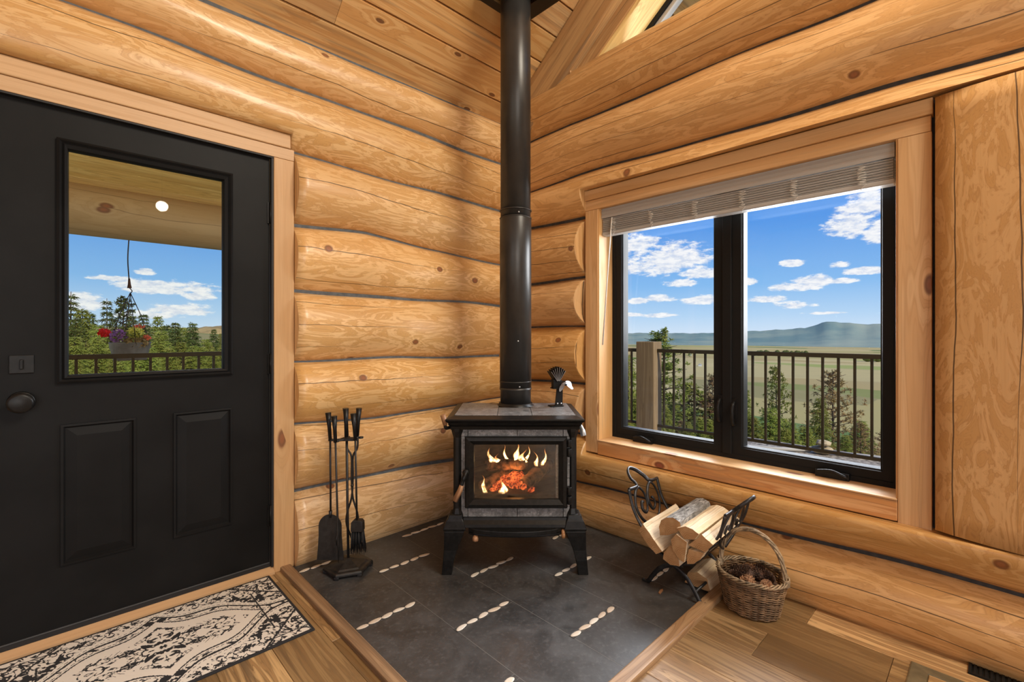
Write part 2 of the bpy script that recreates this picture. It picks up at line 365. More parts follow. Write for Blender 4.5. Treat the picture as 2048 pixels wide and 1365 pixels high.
def mk_land():
    m, n = newmat('valley_fields')
    x, y, z = n.sep(n.coord('Object'))
    wob = n.noise(n.coord('Object'), .0012, 2)
    p = n.xyz(n.m('ADD', n.m('MULTIPLY', x, .0040), n.m('MULTIPLY', wob, .8)), n.m('MULTIPLY', y, .0013))
    v = n.vor(p, 1.0, .9, metric='CHEBYCHEV')
    k = n.sep(v[1])[0]
    col = n.ramp(k, [(0, (.50, .38, .17)), (.20, (.58, .47, .22)), (.36, (.30, .31, .11)), (.44, (.50, .41, .17)), (.60, (.17, .25, .09)), (.68, (.62, .50, .24)), (.84, (.36, .31, .14)), (.93, (.40, .42, .14))], 'CONSTANT')
    nz = n.noise(n.coord('Object'), .01, 5, .65)
    col = n.mix(n.sst(nz, .45, .75, 0, .4), col, (.46, .38, .20))
    fine = n.noise(n.coord('Object'), .4, 4, .7)
    slope = n.mix(n.sst(fine, .35, .65), (.20, .19, .06), (.42, .34, .16))
    near = n.sst(n.m('SQRT', n.m('ADD', n.m('MULTIPLY', x, x), n.m('MULTIPLY', y, y))), 200, 420)
    col = n.mix(near, slope, col)
    n.out(n.bsdf(col, 1.0, **{'Specular IOR Level': 0.0})); return m
LAND = mk_land()
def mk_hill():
    m, n = newmat('haze_tinted_ridge')
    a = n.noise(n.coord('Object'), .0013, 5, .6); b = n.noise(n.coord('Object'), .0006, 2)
    col = n.mix(n.sst(a, .35, .65), (.19, .29, .27), (.31, .38, .31)); col = n.mix(n.sst(b, .5, .7, 0, .7), col, (.42, .45, .34))  # blue-green distance haze is painted into the forest colour
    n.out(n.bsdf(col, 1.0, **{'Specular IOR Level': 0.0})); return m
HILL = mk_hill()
GOLDH = simple('golden_hillside', (.40, .27, .10), 1.0, nscale=.02, namt=.25)
FORESTH = simple('hazy_forest_slope', (.11, .15, .11), 1.0, nscale=.15, namt=.4)

# ------------------------------------------------------------------ mesh builder
class MB:
    row = 0
    def __init__(s): s.v = []; s.f = []; s.uv = []; s.sm = []
    def addv(s, pts): b = len(s.v); s.v += [tuple(p) for p in pts]; return b
    def face(s, idx, uv=None, smooth=False):
        s.f.append(tuple(idx)); s.uv.append(uv or [(0, 0)]*len(idx)); s.sm.append(smooth)
    @staticmethod
    def newrow(): MB.row += 1; return MB.row
    def box(s, lo, hi, mat=None, axis=None, row=None):
        lo = list(lo); hi = list(hi)
        for i in range(3):
            if lo[i] > hi[i]: lo[i], hi[i] = hi[i], lo[i]
        P = [(x, y, z) for x in (lo[0], hi[0]) for y in (lo[1], hi[1]) for z in (lo[2], hi[2])]
        d = [hi[i]-lo[i] for i in range(3)]
        ax = axis if axis is not None else d.index(max(d))
        row = MB.newrow() if row is None else row
        uo = rnd.random()*7
        Q = [mat @ Vector(p) for p in P] if mat else P
        b = s.addv(Q)
        for q in ((0, 1, 3, 2), (4, 6, 7, 5), (0, 4, 5, 1), (2, 3, 7, 6), (0, 2, 6, 4), (1, 5, 7, 3)):
            na = [i for i in range(3) if len({P[j][i] for j in q}) == 1][0]
            oth = [i for i in range(3) if i not in (na, ax)]
            uvs = []
            for j in q:
                p = P[j]
                if na == ax: uvs.append((uo+p[oth[0]]-lo[oth[0]], row+.3+min(.65, p[oth[1]]-lo[oth[1]])))
                else: uvs.append((uo+p[ax], row+min(.95, .02+(p[oth[0]]-lo[oth[0]])+(.01 if na == 0 else .0))))
            s.face([b+j for j in q], uvs)
    def loft(s, rings, closed=True, cap=True, smooth=True, row=None, ucoord=None):
        """rings: lists of points, equal length; u follows the ring index distance, v the girth."""
        row = MB.newrow() if row is None else row
        n = len(rings[0]); bs = [s.addv(r) for r in rings]
        us = [0.0]
        for a, b in zip(rings, rings[1:]): us.append(us[-1]+(Vector(b[0])-Vector(a[0])).length)
        vs = [0.0]
        R = rings[len(rings)//2]
        for i in range(n): vs.append(vs[-1]+(Vector(R[(i+1) % n])-Vector(R[i])).length)
        if vs[-1] > .97: vs = [q*.97/vs[-1] for q in vs]
        uo = rnd.random()*7
        m = n if closed else n-1
        for k in range(len(rings)-1):
            for i in range(m):
                j = (i+1) % n
                s.face((bs[k]+i, bs[k]+j, bs[k+1]+j, bs[k+1]+i),
                       [(uo+us[k], row+min(vs[i], .97)), (uo+us[k], row+min(vs[i+1], .97)), (uo+us[k+1], row+min(vs[i+1], .97)), (uo+us[k+1], row+min(vs[i], .97))], smooth)
        if cap and closed:
            for ring, b, rev in ((rings[0], bs[0], True), (rings[-1], bs[-1], False)):
                idx = [b+i for i in range(n)]
                if rev: idx.reverse()
                s.face(idx, [(uo+.1*math.cos(i), row+.3+.1*math.sin(i)) for i in range(n)])
    def tube(s, pts, r, n=8, cap=True, smooth=True, closed=False, flat=None):
        pts = [Vector(p) for p in pts]; N = len(pts)
        rs = r if isinstance(r, (list, tuple)) else [r]*N
        up = None; rings = []
        for i, p in enumerate(pts):
            if closed: t = pts[(i+1) % N]-pts[i-1]
            else: t = pts[min(i+1, N-1)]-pts[max(i-1, 0)]
            t.normalize()
            if up is None:
                up = Vector((0, 0, 1)) if abs(t.z) < .9 else Vector((1, 0, 0))
            up = (up-t*up.dot(t)).normalized(); sd = t.cross(up)
            fl = flat or 1.0
            rings.append([p+up*(rs[i]*math.sin(2*PI*k/n))+sd*(rs[i]*fl*math.cos(2*PI*k/n)) for k in range(n)])
        if closed: rings.append(rings[0])
        s.loft(rings, True, cap and not closed, smooth)
    def lathe(s, prof, n=24, c=(0, 0, 0), mat=None, smooth=True, cap=True):
        rings = []
        for r, z in prof:
            ring = [Vector((c[0]+r*math.cos(2*PI*k/n), c[1]+r*math.sin(2*PI*k/n), c[2]+z)) for k in range(n)]
            rings.append([mat @ p for p in ring] if mat else ring)
        s.loft(rings, True, cap, smooth)
    def prism(s, poly, f, d0, d1, smooth=False):
        """poly in 2D; f(a, b, d) gives the 3D point; extruded from d0 to d1"""
        s.loft([[f(a, b, d0) for a, b in poly], [f(a, b, d1) for a, b in poly]], True, True, smooth)
    def rectrings(s, rings, f, cap0=False, cap1=False):
        """rings: (a0, a1, b0, b1, d): successive rectangles joined"""
        b = [s.addv([f(a0, b0, d), f(a1, b0, d), f(a1, b1, d), f(a0, b1, d)]) for a0, a1, b0, b1, d in rings]
        row = MB.newrow()
        for k in range(len(rings)-1):
            for i in range(4):
                j = (i+1) % 4; s.face((b[k]+i, b[k]+j, b[k+1]+j, b[k+1]+i), [(0, row+.1), (.3, row+.1), (.3, row+.2), (0, row+.2)])
        if cap0: s.face([b[0]+i for i in (3, 2, 1, 0)])
        if cap1: s.face([b[-1]+i for i in (0, 1, 2, 3)])
    def build(s, name, mat, parent=None, bevel=0.0, seg=2, recalc=True, loc=None, kind=None):
        me = bpy.data.meshes.new(name); me.from_pydata([tuple(v) for v in s.v], [], s.f)
        uvl = me.uv_layers.new(name='UVMap')
        k = 0
        for u in s.uv:
            for q in u: uvl.data[k].uv = q; k += 1
        me.polygons.foreach_set('use_smooth', s.sm)
        if recalc:
            bm = bmesh.new(); bm.from_mesh(me); bmesh.ops.recalc_face_normals(bm, faces=bm.faces); bm.to_mesh(me); bm.free()
        mats = mat if isinstance(mat, list) else [mat]
        for m in mats: me.materials.append(m)
        o = bpy.data.objects.new(name, me); C.objects.link(o)
        if parent: o.parent = parent
        if loc: o.location = loc
        if kind: o['kind'] = kind
        if bevel:
            md = o.modifiers.new('bevel', 'BEVEL'); md.width = bevel; md.segments = seg; md.limit_method = 'ANGLE'; md.angle_limit = .6
            md.harden_normals = False
        return o

def tag(o, label, cat, group=None):
    o['label'] = label; o['category'] = cat
    if group: o['group'] = group
    return o
def thing(name, label, cat, loc=(0, 0, 0), rz=0.0, group=None):
    o = bpy.data.objects.new(name, None); C.objects.link(o); o.location = loc; o.rotation_euler = (0, 0, rz); o.empty_display_size = .1
    return tag(o, label, cat, group)
def structure(name, loc=(0, 0, 0)):
    o = bpy.data.objects.new(name, None); C.objects.link(o); o.location = loc; o['kind'] = 'structure'; o.empty_display_size = .1
    return o
def bx(name, lo, hi, mat, parent=None, bevel=.0, axis=None, kind=None):
    m = MB(); m.box(lo, hi, axis=axis); return m.build(name, mat, parent, bevel, kind=kind)
def tb(name, pts, r, mat, parent=None, n=8, **k):
    m = MB(); m.tube(pts, r, n, **k); return m.build(name, mat, parent)
def smooth_path(P, k=6):
    P = [Vector(p) for p in P]; out = []
    for i in range(len(P)-1):
        p0 = P[max(i-1, 0)]; p1 = P[i]; p2 = P[i+1]; p3 = P[min(i+2, len(P)-1)]
        for j in range(k):
            t = j/k
            out.append(.5*((2*p1)+(p2-p0)*t+(2*p0-5*p1+4*p2-p3)*t*t+(3*p1-p0-3*p2+p3)*t**3))
    out.append(P[-1]); return out
def dup(o, parent=None):
    c = o.copy(); C.objects.link(c)
    if parent: c.parent = parent
    for ch in list(o.children): dup(ch, c)
    return c
def interp(pts, x):
    if x <= pts[0][0]: return pts[0][1]
    for (a, b), (c, d) in zip(pts, pts[1:]):
        if x <= c: return b+(d-b)*(x-a)/(c-a)
    return pts[-1][1]
YAW = math.radians(-43.93)     # things set square to the corner's diagonal

# ------------------------------------------------------------------ camera and colour
cam = bpy.data.cameras.new('camera'); co = bpy.data.objects.new('camera', cam); C.objects.link(co)
cam.sensor_width = 36; cam.lens = 36*935/2048; cam.shift_y = -14.5/2048; cam.clip_end = 30000; cam.clip_start = .02
co.location = (-2.33, -2.45, 1.17); co.rotation_euler = (PI/2, 0, YAW)
sc = bpy.context.scene; sc.camera = co
sc.view_settings.view_transform = 'Standard'; sc.view_settings.look = 'None'; sc.view_settings.exposure = 0; sc.view_settings.gamma = 1
sc.view_settings.use_curve_mapping = False

# ------------------------------------------------------------------ sky
def make_sky():
    w = bpy.data.worlds.new('sky'); sc.world = w; w.use_nodes = True; n = NT(w.node_tree)
    d = n.coord('Generated'); x, y, z = n.sep(n.vm('NORMALIZE', d))
    el = n.m('MULTIPLY', n.m('ARCSINE', z), 180/PI); az = n.m('MULTIPLY', n.m('ARCTAN2', y, x), 180/PI)
    base = n.ramp(n.m('DIVIDE', el, 60.0, clamp=True), [(0, (.66, .80, .96)), (.035, (.47, .69, .94)), (.09, (.25, .52, .90)), (.20, (.10, .33, .83)), (.5, (.055, .22, .68)), (1, (.03, .14, .5))])
    wob = n.noise(n.xyz(n.m('MULTIPLY', az, .28), n.m('MULTIPLY', el, .75)), 1.0, 6, .62)
    wob2 = n.noise(n.xyz(n.m('MULTIPLY', az, .9), n.m('MULTIPLY', el, 2.2)), 1.0, 5, .65)
    blobs = [(27.94, 8.27, 5.09, 1.93), (31.04, 10.3, 2.37, 1.14), (24.16, 6.79, 2.59, .67), (26.3, 5.75, 1.72, .46), (28.22, 4.02, 1.54, .52), (24.16, 3.8, 1.82, .57), (31.04, 3.78, 1.25, .35), (10.2, 10.8, 1.89, 1.53), (8.7, 12.37, 1.74, 1.29), (7.97, 9.46, 1.12, 1.17), (14.87, 4.86, 2.1, .52), (13.46, 5.25, 1.71, .66), (17.64, 3.66, 1.77, .38), (15.1, 2.99, 1.77, .42), (8.93, 6.08, 1.6, .39), (11.01, 6.89, .89, .35), (10.52, 5.22, 1.36, .3), (15.1, 7.32, .98, .41), (28.22, 2.1, 1.92, .29), (31.61, 2.25, 1.14, .24), (12.26, 2.09, 1.66, .15), (19.08, 5.61, .77, .43),
             (82.66, 4.42, 3.94, .73), (79.88, 3.86, 1.38, .61), (81.46, 2.3, 2.52, .65), (84.21, 5.91, .84, .33), (86.77, 5.14, 1.51, .28), (88.65, 2.75, 1.64, .9), (83.83, 1.74, 2.37, .39)]
    f = None; under = None
    for a, e, sa, se in blobs:
        da = n.m('DIVIDE', n.m('SUBTRACT', az, a), sa*1.25); de = n.m('DIVIDE', n.m('SUBTRACT', el, e), se*1.35)
        de = n.m('MULTIPLY', de, n.m('ADD', 1.0, n.m('MULTIPLY', n.m('LESS_THAN', de, 0.0), .5)))
        g = n.m('SUBTRACT', 1.0, n.m('ADD', n.m('MULTIPLY', da, da), n.m('MULTIPLY', de, de)))
        f = g if f is None else n.m('MAXIMUM', f, g)
    f = n.m('ADD', n.m('MAXIMUM', f, -1.2), n.m('ADD', n.m('MULTIPLY', n.m('SUBTRACT', wob, .5), 2.6), n.m('MULTIPLY', n.m('SUBTRACT', wob2, .5), 2.0)))
    # the rest of the sky, out of both views, carries scattered cloud as well
    gen = n.noise(n.vm('MULTIPLY', d, (3, 3, 7)), 1.6, 5, .6)
    inview = n.m('MAXIMUM', n.sst(n.m('ABSOLUTE', n.m('SUBTRACT', az, 20.0)), 30, 24), n.sst(n.m('ABSOLUTE', n.m('SUBTRACT', az, 83.0)), 18, 13))
    inview = n.m('MULTIPLY', inview, n.sst(el, 24, 18))
    cl = n.m('MAXIMUM', n.sst(f, .05, .75), n.m('MULTIPLY', n.sst(gen, .52, .66), n.m('SUBTRACT', 1.0, inview)))
    ccol = n.mix(n.sst(wob2, .35, .62), (.70, .76, .88), (1.0, 1.0, 1.0))
    col = n.mix(n.m('MULTIPLY', cl, .93), base, ccol)
    col = n.mix(n.sst(el, -.5, -3), col, (.35, .36, .28))
    b = n.n('ShaderNodeBackground'); n.put(b.inputs[0], col); b.inputs[1].default_value = 1.0
    o = n.n('ShaderNodeOutputWorld'); n.t.links.new(b.outputs[0], o.inputs[0])
make_sky()
sun = bpy.data.lights.new('sun', 'SUN'); so = bpy.data.objects.new('sun', sun); C.objects.link(so)
sun.energy = 3.2; sun.color = (1, .93, .80); sun.angle = .01
so.rotation_euler = Vector((.13, .85, -.62)).to_track_quat('-Z', 'Y').to_euler()

# ------------------------------------------------------------------ log walls
FACE = -.058
def prof(t):
    """depth of a log's face behind its crown, 0 at the middle .. .1 at the seams"""
    k = .88
    return .098*(1-math.sqrt(max(0, 1-(k*t)**2)))/(1-math.sqrt(1-k*k))
def wavy(x, seed, amp=.007):
    return amp*(math.sin(x*2.1+seed*1.7)+.6*math.sin(x*4.7+seed*3.1)+.3*math.sin(x*9.3+seed))
def make_log(parent, side, low, high, s0, s1, idx, clip=None, slant0=0.0, slant1=0.0, back=.19, label=None, flat_top=False, nt=14, ends=None):
    """low/high: seam heights along the wall as control points (s, z)"""
    m = MB(); rowi = MB.newrow()
    ns = max(2, int(abs(s1-s0)/.05)); rings = []; arc = []
    brk = sorted({c[0] for c in (clip or [])})
    S = [s0+(s1-s0)*i/ns for i in range(ns+1)]
    for b in brk:
        if s0 < b < s1: S += [b-.0006, b+.0006]
    S = sorted(S)
    for s in S:
        zl = interp(low, s)+(wavy(s, idx)+.003 if low[0][1] > .02 else -.05)
        zh = interp(high, s)+wavy(s, idx+1)-.003
        zm = (zl+zh)/2; h = (zh-zl)/2; ring = []
        for i in range(nt+1):
            t = -1+2*i/nt; pd = prof(t)
            if flat_top and t > .0: pd = prof(t*.75)
            dep = FACE+pd+.006*math.sin(s*1.3+idx*2)+.003*math.sin(s*5+t*3+idx)
            z = zm+t*h
            for cx, below, zc in (clip or []):
                if s < cx:
                    z = max(z, zc) if below else min(z, zc)
            so_ = s
            prot = (pd-.098)/(-.098)
            e0 = max(0, 1-(s-s0)/.045); e1 = max(0, 1-(s1-s)/.045)
            if slant0: so_ = s+slant0*prot*e0
            if slant1: so_ = s-slant1*prot*e1
            ring.append((so_, dep, z))
        ring.append((s, back, ring[-1][2])); ring.append((s, back, ring[0][2]))
        rings.append(ring)
    def pt(q): return (q[0], q[1], q[2]) if side == 'left' else (q[1], q[0], q[2])
    b = [m.addv([pt(q) for q in r]) for r in rings]
    n = len(rings[0]); uo = 0.0
    girth = [0]
    R = rings[len(rings)//2]
    for i in range(n-1): girth.append(girth[-1]+math.hypot(R[i+1][1]-R[i][1], R[i+1][2]-R[i][2]))
    girth.append(girth[-1]+.3)
    for k in range(len(rings)-1):
        for i in range(n):
            j = (i+1) % n
            g0, g1 = min(.9, girth[i]), min(.92, girth[i+1])
            m.face((b[k]+i, b[k]+j, b[k+1]+j, b[k+1]+i), [(rings[k][i][0]+9, rowi+g0), (rings[k][i][0]+9, rowi+g1), (rings[k+1][i][0]+9, rowi+g1), (rings[k+1][i][0]+9, rowi+g0)], i < nt)
    for kk, ring in ((0, rings[0]), (len(b)-1, rings[-1])):
        m.face([b[kk]+i for i in range(n)], [(ring[i][2]*.3, rowi+.3+.5*(ring[i][1]+.1)) for i in range(n)])
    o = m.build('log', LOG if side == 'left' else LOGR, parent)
    return o

# left wall: plane y = 0 (room on the -y side); the door opening runs x -2.53 .. -1.49
wl = structure('wall_left')
def backing(name, boxes, mat, parent):
    m = MB()
    for lo, hi in boxes: m.box(lo, hi)
    return m.build(name, mat, parent)
backing('chinking', [((-5, .036, 0), (-2.62, .2, 2.14)), ((-1.5, .036, 0), (.2, .2, 2.70)), ((-5, .036, 2.14), (-1.5, .2, 2.70))], CHINK, wl)
LS = [[(-5, 0.0), (1, 0.0)],
      [(-1.49, .369), (-1.0, .352), (-.53, .345), (.1, .34)],
      [(-1.49, .703), (-1.0, .690), (0, .716)],
      [(-1.49, 1.032), (-.9, 1.03), (0, 1.007)],
      [(-1.49, 1.389), (-.95, 1.385), (0, 1.365)],
      [(-1.49, 1.725), (-1.1, 1.735), (-.7, 1.70), (0, 1.673)],
      [(-5, 2.12), (-1.5, 2.088), (-.6, 2.075), (0, 2.053)],
      [(-5, 2.45), (-2.0, 2.437), (-1.0, 2.42), (0, 2.393)],
      [(-5, 2.685), (-1.5, 2.68), (0, 2.676)]]
for i in range(8):
    over = i >= 6
    make_log(wl, 'left', LS[i], LS[i+1], -5 if over else -1.487, .07, i+1, clip=[(-1.505, True, 2.163)] if i == 6 else None)

# right wall: plane x = 0 (room on the -x side); window opening y -2.18 .. -0.775
wr = structure('wall_right')
backing('chinking', [((.036, -6.4, 0), (.2, -.766, .52)), ((.036, -.766, 0), (.2, .2, 2.84)), ((.036, -6.4, 1.955), (.2, -.766, 2.84)), ((.036, -6.4, .52), (.2, -2.195, 1.955))], SEAMSHADE, wr)
RS = [[(-6.4, 0.0), (1, 0.0)],
      [(-6.4, .33), (-2.45, .272), (-1.6, .258), (-.6, .236), (.1, .23)],
      [(-6.4, .53), (.1, .54)],
      [(-1, .85), (.1, .847)],
      [(-1, 1.225), (.1, 1.218)],
      [(-1, 1.525), (.1, 1.517)],
      [(-1, 1.895), (.1, 1.905)],
      [(-6.4, 2.14), (-2.4, 2.152), (-1.2, 2.165), (-.6, 2.175), (0, 2.159)],
      [(-6.4, 2.58), (-2.0, 2.52), (-1.0, 2.515), (-.55, 2.53), (0, 2.500)],
      [(-6.4, 2.92), (-2, 2.88), (-1.1, 2.855), (-.5, 2.83), (.1, 2.81)]]
make_log(wr, 'right', RS[0], RS[1], -6.4, .07, 21)
make_log(wr, 'right', RS[1], RS[2], -6.4, .07, 22, clip=[(-.688, False, .438)])
for i in (2, 3, 4, 5): make_log(wr, 'right', RS[i], RS[i+1], -.692, .07, 21+i, slant0=.05)
make_log(wr, 'right', RS[6], RS[7], -6.4, .07, 27, clip=[(-.688, True, 2.05)])
make_log(wr, 'right', RS[7], RS[8], -6.4, .07, 28)
make_log(wr, 'right', RS[8], RS[9], -6.4, .07, 29, flat_top=True)
# upright half log beside the window
def upright():
    m = MB(); rings = []
    for k in range(24):
        z = .452+(2.036-.452)*k/23; ring = []
        for i in range(17):
            t = i/16; y = -2.292-.78*t
            dep = -.012-.052*math.sqrt(max(0, 1-(2*t-1)**2*.92))
            zz = z
            if k == 0: zz = z-.012*math.sin(PI*t)
            ring.append((dep, y, zz))
        ring += [(.15, -3.07, z), (.15, -2.292, z)]
        rings.append(ring)
    m.loft(rings, True, True, True)
    o = m.build('upright_log', POST, wr); o['label'] = 'upright log slab with vertical grain'
    return o
upright()
# gable framing above the right wall: roof pitch and its plane z = ZC - PITCH*y
PITCH = .78; ZC = 2.713
cs, sn = 1/math.hypot(1, PITCH), PITCH/math.hypot(1, PITCH)
def slope_pt(s, d, x):
    """s up the slope from y=.1, d below the ceiling, x across"""
    y = .12-s*cs; return (x, y-d*sn, ZC-PITCH*.12+s*sn-d*cs)
def slope_beam(name, mat, s0, s1, d0, d1, x0, x1, parent, bevel=.0):
    m = MB(); row = MB.newrow(); P = [slope_pt(s, d, x) for x in (x0, x1) for d in (d0, d1) for s in (s0, s1)]
    b = m.addv(P); L = s1-s0; D = abs(d1-d0)
    loc = [(s, d, x) for x in (x0, x1) for d in (d0, d1) for s in (s0, s1)]
    for q in ((0, 1, 3, 2), (4, 6, 7, 5), (0, 4, 5, 1), (2, 3, 7, 6), (0, 2, 6, 4), (1, 5, 7, 3)):
        m.face([b+j for j in q], [(loc[j][0], row+.05+min(.9, abs(loc[j][1]-d0)+abs(loc[j][2]-x0))) for j in q])
    return m.build(name, mat, parent, bevel)
slope_beam('rafter', TIMBER, -.05, 4.05, .004, .262, -.038, .2, wr, .012)
slope_beam('rafter_fascia', TIMBER, .55, 3.75, .262, .345, .02, .2, wr, .003)
wg = structure('window_2')
slope_beam('jamb', DECKW, .75, 3.6, .345, .372, .03, .30, wg, .002)
slope_beam('frame', FRAMEB, .80, 3.55, .372, .40, .20, .27, wg, .002)
slope_beam('sash', BLINDM, .84, 3.5, .40, .425, .215, .26, wg, .002)
m = MB(); gy0 = -.74
b = m.addv([(.23, -.72, 2.84), (.23, -3.2, 2.84), (.23, -3.2, 4.75), ])
m.face([b, b+1, b+2]); m.build('pane', GLASS, wg)
bx('gable_post', (.02, -3.35, 2.8), (.2, -3.15, 5.2), TIMBER, wr)
# the far half of the gable, out of view
m = MB(); m.prism([(-3.3, 2.8), (-6.4, 2.8), (-3.3, 5.2)], lambda a, b_, d: (d, a, b_), .03, .2); m.build('gable_infill', WALLX, wr)
# wedge of wood filling the corner beneath the rafter
m = MB(); m.prism([(.15, 2.60), (-.58, 2.79), (-.58, 2.84), (.15, 2.84)], lambda a, b_, d: (d, a, b_), -.02, .2); m.build('rafter_seat', TIMBER, wr)

# ------------------------------------------------------------------ ceiling boards, follow x; the roof passes outside over the gable
ce = structure('ceiling')
m = MB(); w_ = .171; off = .127-w_
RIDGE = -3.2
L_tot = (-RIDGE)*1/cs
s = off
while s < L_tot+.2:
    for side in (0, 1):
        row = MB.newrow()
        def cp(ss, d, x):
            y = .03-ss*cs; z = ZC-PITCH*.03+ss*sn
            y += d*sn; z += d*cs
            return (x, y, z) if side == 0 else (x, 2*RIDGE-y, z)
        x0, x1 = -5.2, 1.3
        ch = .006
        prof_ = [(s+.001, .012), (s+.001+ch, 0), (s+w_-.001-ch, 0), (s+w_-.001, .012), (s+w_-.001, .03), (s+.001, .03)]
        xs = [x0]+sorted(rnd.uniform(-4.5, -1.2) for _ in range(1))+[x1]
        for xa, xb in zip(xs, xs[1:]):
            row = MB.newrow(); uo = rnd.random()*30
            ba = m.addv([cp(a, d, xa+.0008) for a, d in prof_]); bb = m.addv([cp(a, d, xb-.0008) for a, d in prof_])
            for i in range(6):
                j = (i+1) % 6
                va, vb = row+.02+abs(prof_[i][0]-s), row+.02+abs(prof_[j][0]-s)
                m.face((ba+i, ba+j, bb+j, bb+i), [(xa+uo, va), (xa+uo, vb), (xb+uo, vb), (xb+uo, va)])
            m.face([ba+i for i in range(6)]); m.face([bb+i for i in range(6)])
    s += w_
m.build('plank', CEILW, ce)
m = MB()
for side in (0, 1):
    P = []
    for y, z in ((.6, ZC-PITCH*.6+.045), (RIDGE, ZC-PITCH*RIDGE+.045), (RIDGE, ZC-PITCH*RIDGE+.12), (.6, ZC-PITCH*.6+.12)):
        P.append((y if side == 0 else 2*RIDGE-y, z))
    m.prism(P, lambda a, b_, d: (d, a, b_), -5.3, 1.35)
m.build('roof_deck', simple('roof_sheathing', (.2, .15, .1), .9), ce)

# ------------------------------------------------------------------ floor
fl = structure('floor')
m = MB(); m.box((-5.2, -6.4, -.2), (.2, .2, -.022)); m.build('subfloor', simple('subfloor_board', (.08, .05, .03), .9), fl)
m = MB(); x = -5.15; pr = random.Random(5)
while x < .05:
    pw = .178; y = -6.35-pr.random()*1.0
    while y < .05:
        L = pr.uniform(.7, 1.3); y1 = min(y+L, .06)
        if y1 > -6.35: m.box((x+.0006, max(y, -6.35)+.0006, -.022), (x+pw-.0006, y1-.0006, 0), axis=1)
        y = y1
        if y1 >= .06: break
    x += pw
m.build('plank', FLOORW, fl, .0012, 1)
# threshold sill under the door and the casing round it
t1 = structure('trim_1')
bx('door_head_cap', (-3.0, -.008, 2.092), (-1.507, .10, 2.161), OAK, t1, .004)
bx('door_head', (-3.0, .0, 2.036), (-1.4885, .10, 2.091), OAK, t1, .002)
bx('door_jamb', (-1.583, .0, 0), (-1.4885, .12, 2.035), OAK, t1, .003)
bx('door_jamb', (-2.62, .0, 0), (-2.53, .12, 2.035), OAK, t1, .003)
m = MB(); m.prism([(-.012, 0), (-.012, .012), (.020, .028), (.12, .028), (.12, 0)], lambda a, b_, d: (d, a, b_), -2.53, -1.583)
row = MB.newrow(); m.build('threshold', OAK, t1)
bx('weatherstrip', (-2.53, .022, .0285), (-1.583, .027, .045), RUBBER, t1)

bx('door_stop', (-2.53, .004, 2.029), (-1.583, .029, 2.0362), RUBBER, t1); bx('door_stop', (-1.5925, .006, .03), (-1.5825, .029, 2.03), RUBBER, t1)
# ------------------------------------------------------------------ the black door
d1 = structure('door_1')
XA, XB = -2.512, -1.594; ZA, ZB = .048, 2.029; YF = .03; YB = .075
fd = lambda a, b_, d: (a, d, b_)
def door_slab():
    m = MB()
    gx0, gx1, gz0, gz1 = -2.325, -1.777, .995, 1.893
    for lo, hi in (((XA, ZA), (gx0, ZB)), ((gx1, ZA), (XB, ZB)), ((gx0, ZA), (gx1, gz0)), ((gx0, gz1), (gx1, ZB))):
        m.box((lo[0], YF, lo[1]), (hi[0], YB, hi[1]))
    return m.build('slab', BLACK, d1)
door_slab()
m = MB()
m.rectrings([(-2.344, -1.756, .980, 1.915, YF), (-2.344, -1.756, .980, 1.915, .016), (-2.336, -1.764, .988, 1.907, .011), (-2.328, -1.772, .996, 1.899, .018), (-2.322, -1.778, 1.0, 1.893, .012), (-2.314, -1.790, 1.008, 1.880, .017), (-2.310, -1.795, 1.011, 1.876, .032), (-2.310, -1.795, 1.011, 1.876, .05)], fd)
m.build('window_moulding', BLACK, d1)
bx('pane', (-2.325, .040, .996), (-1.777, .044, 1.892), DGLASS, d1)
m = MB(); zt = 1.30
for (x0, x1, z0, z1) in ((-2.333, -2.108, .283, .822), (-1.981, -1.757, .283, .826)):
    m = MB()
    m.rectrings([(x0, x1, z0, z1, YF+.001), (x0, x1, z0, z1, YF-.008), (x0+.008, x1-.008, z0+.008, z1-.008, YF-.009), (x0+.014, x1-.014, z0+.014, z1-.014, YF+.0005), (x0+.046, x1-.046, z0+.046, z1-.046, YF-.007)], fd, cap1=True)
    m.build('raised_panel', BLACK, d1)
m = MB(); RX = Matrix.Translation((-2.436, YF, .921)) @ Matrix.Rotation(PI/2, 4, 'X')
m.lathe([(.001, .0), (.036, .0), (.038, .004), (.034, .009), (.016, .013), (.013, .034), (.022, .040), (.033, .049), (.036, .057), (.034, .064), (.027, .067), (.001, .068)], 32, mat=RX); kn = m.build('knob', IRON, d1)
dp = bx('deadbolt_plate', (-2.468, YF-.007, 1.024), (-2.403, YF+.001, 1.092), IRON, d1, .003)
bx('deadbolt_thumb_turn', (-2.441, YF-.024, 1.040), (-2.431, YF-.006, 1.076), IRON, dp, .003)
for z0, z1 in ((1.711, 1.814), (.974, 1.072), (.230, .330)):
    m = MB(); m.tube([(-1.592, .018, z0), (-1.592, .018, z1)], .0075, 10); m.box((-1.605, .024, z0), (-1.585, .031, z1)); m.build('hinge', IRON, d1)
bx('sweep', (XA, .026, .034), (XB, .060, .049), simple('grey_sweep', (.08, .08, .08), .5), d1)

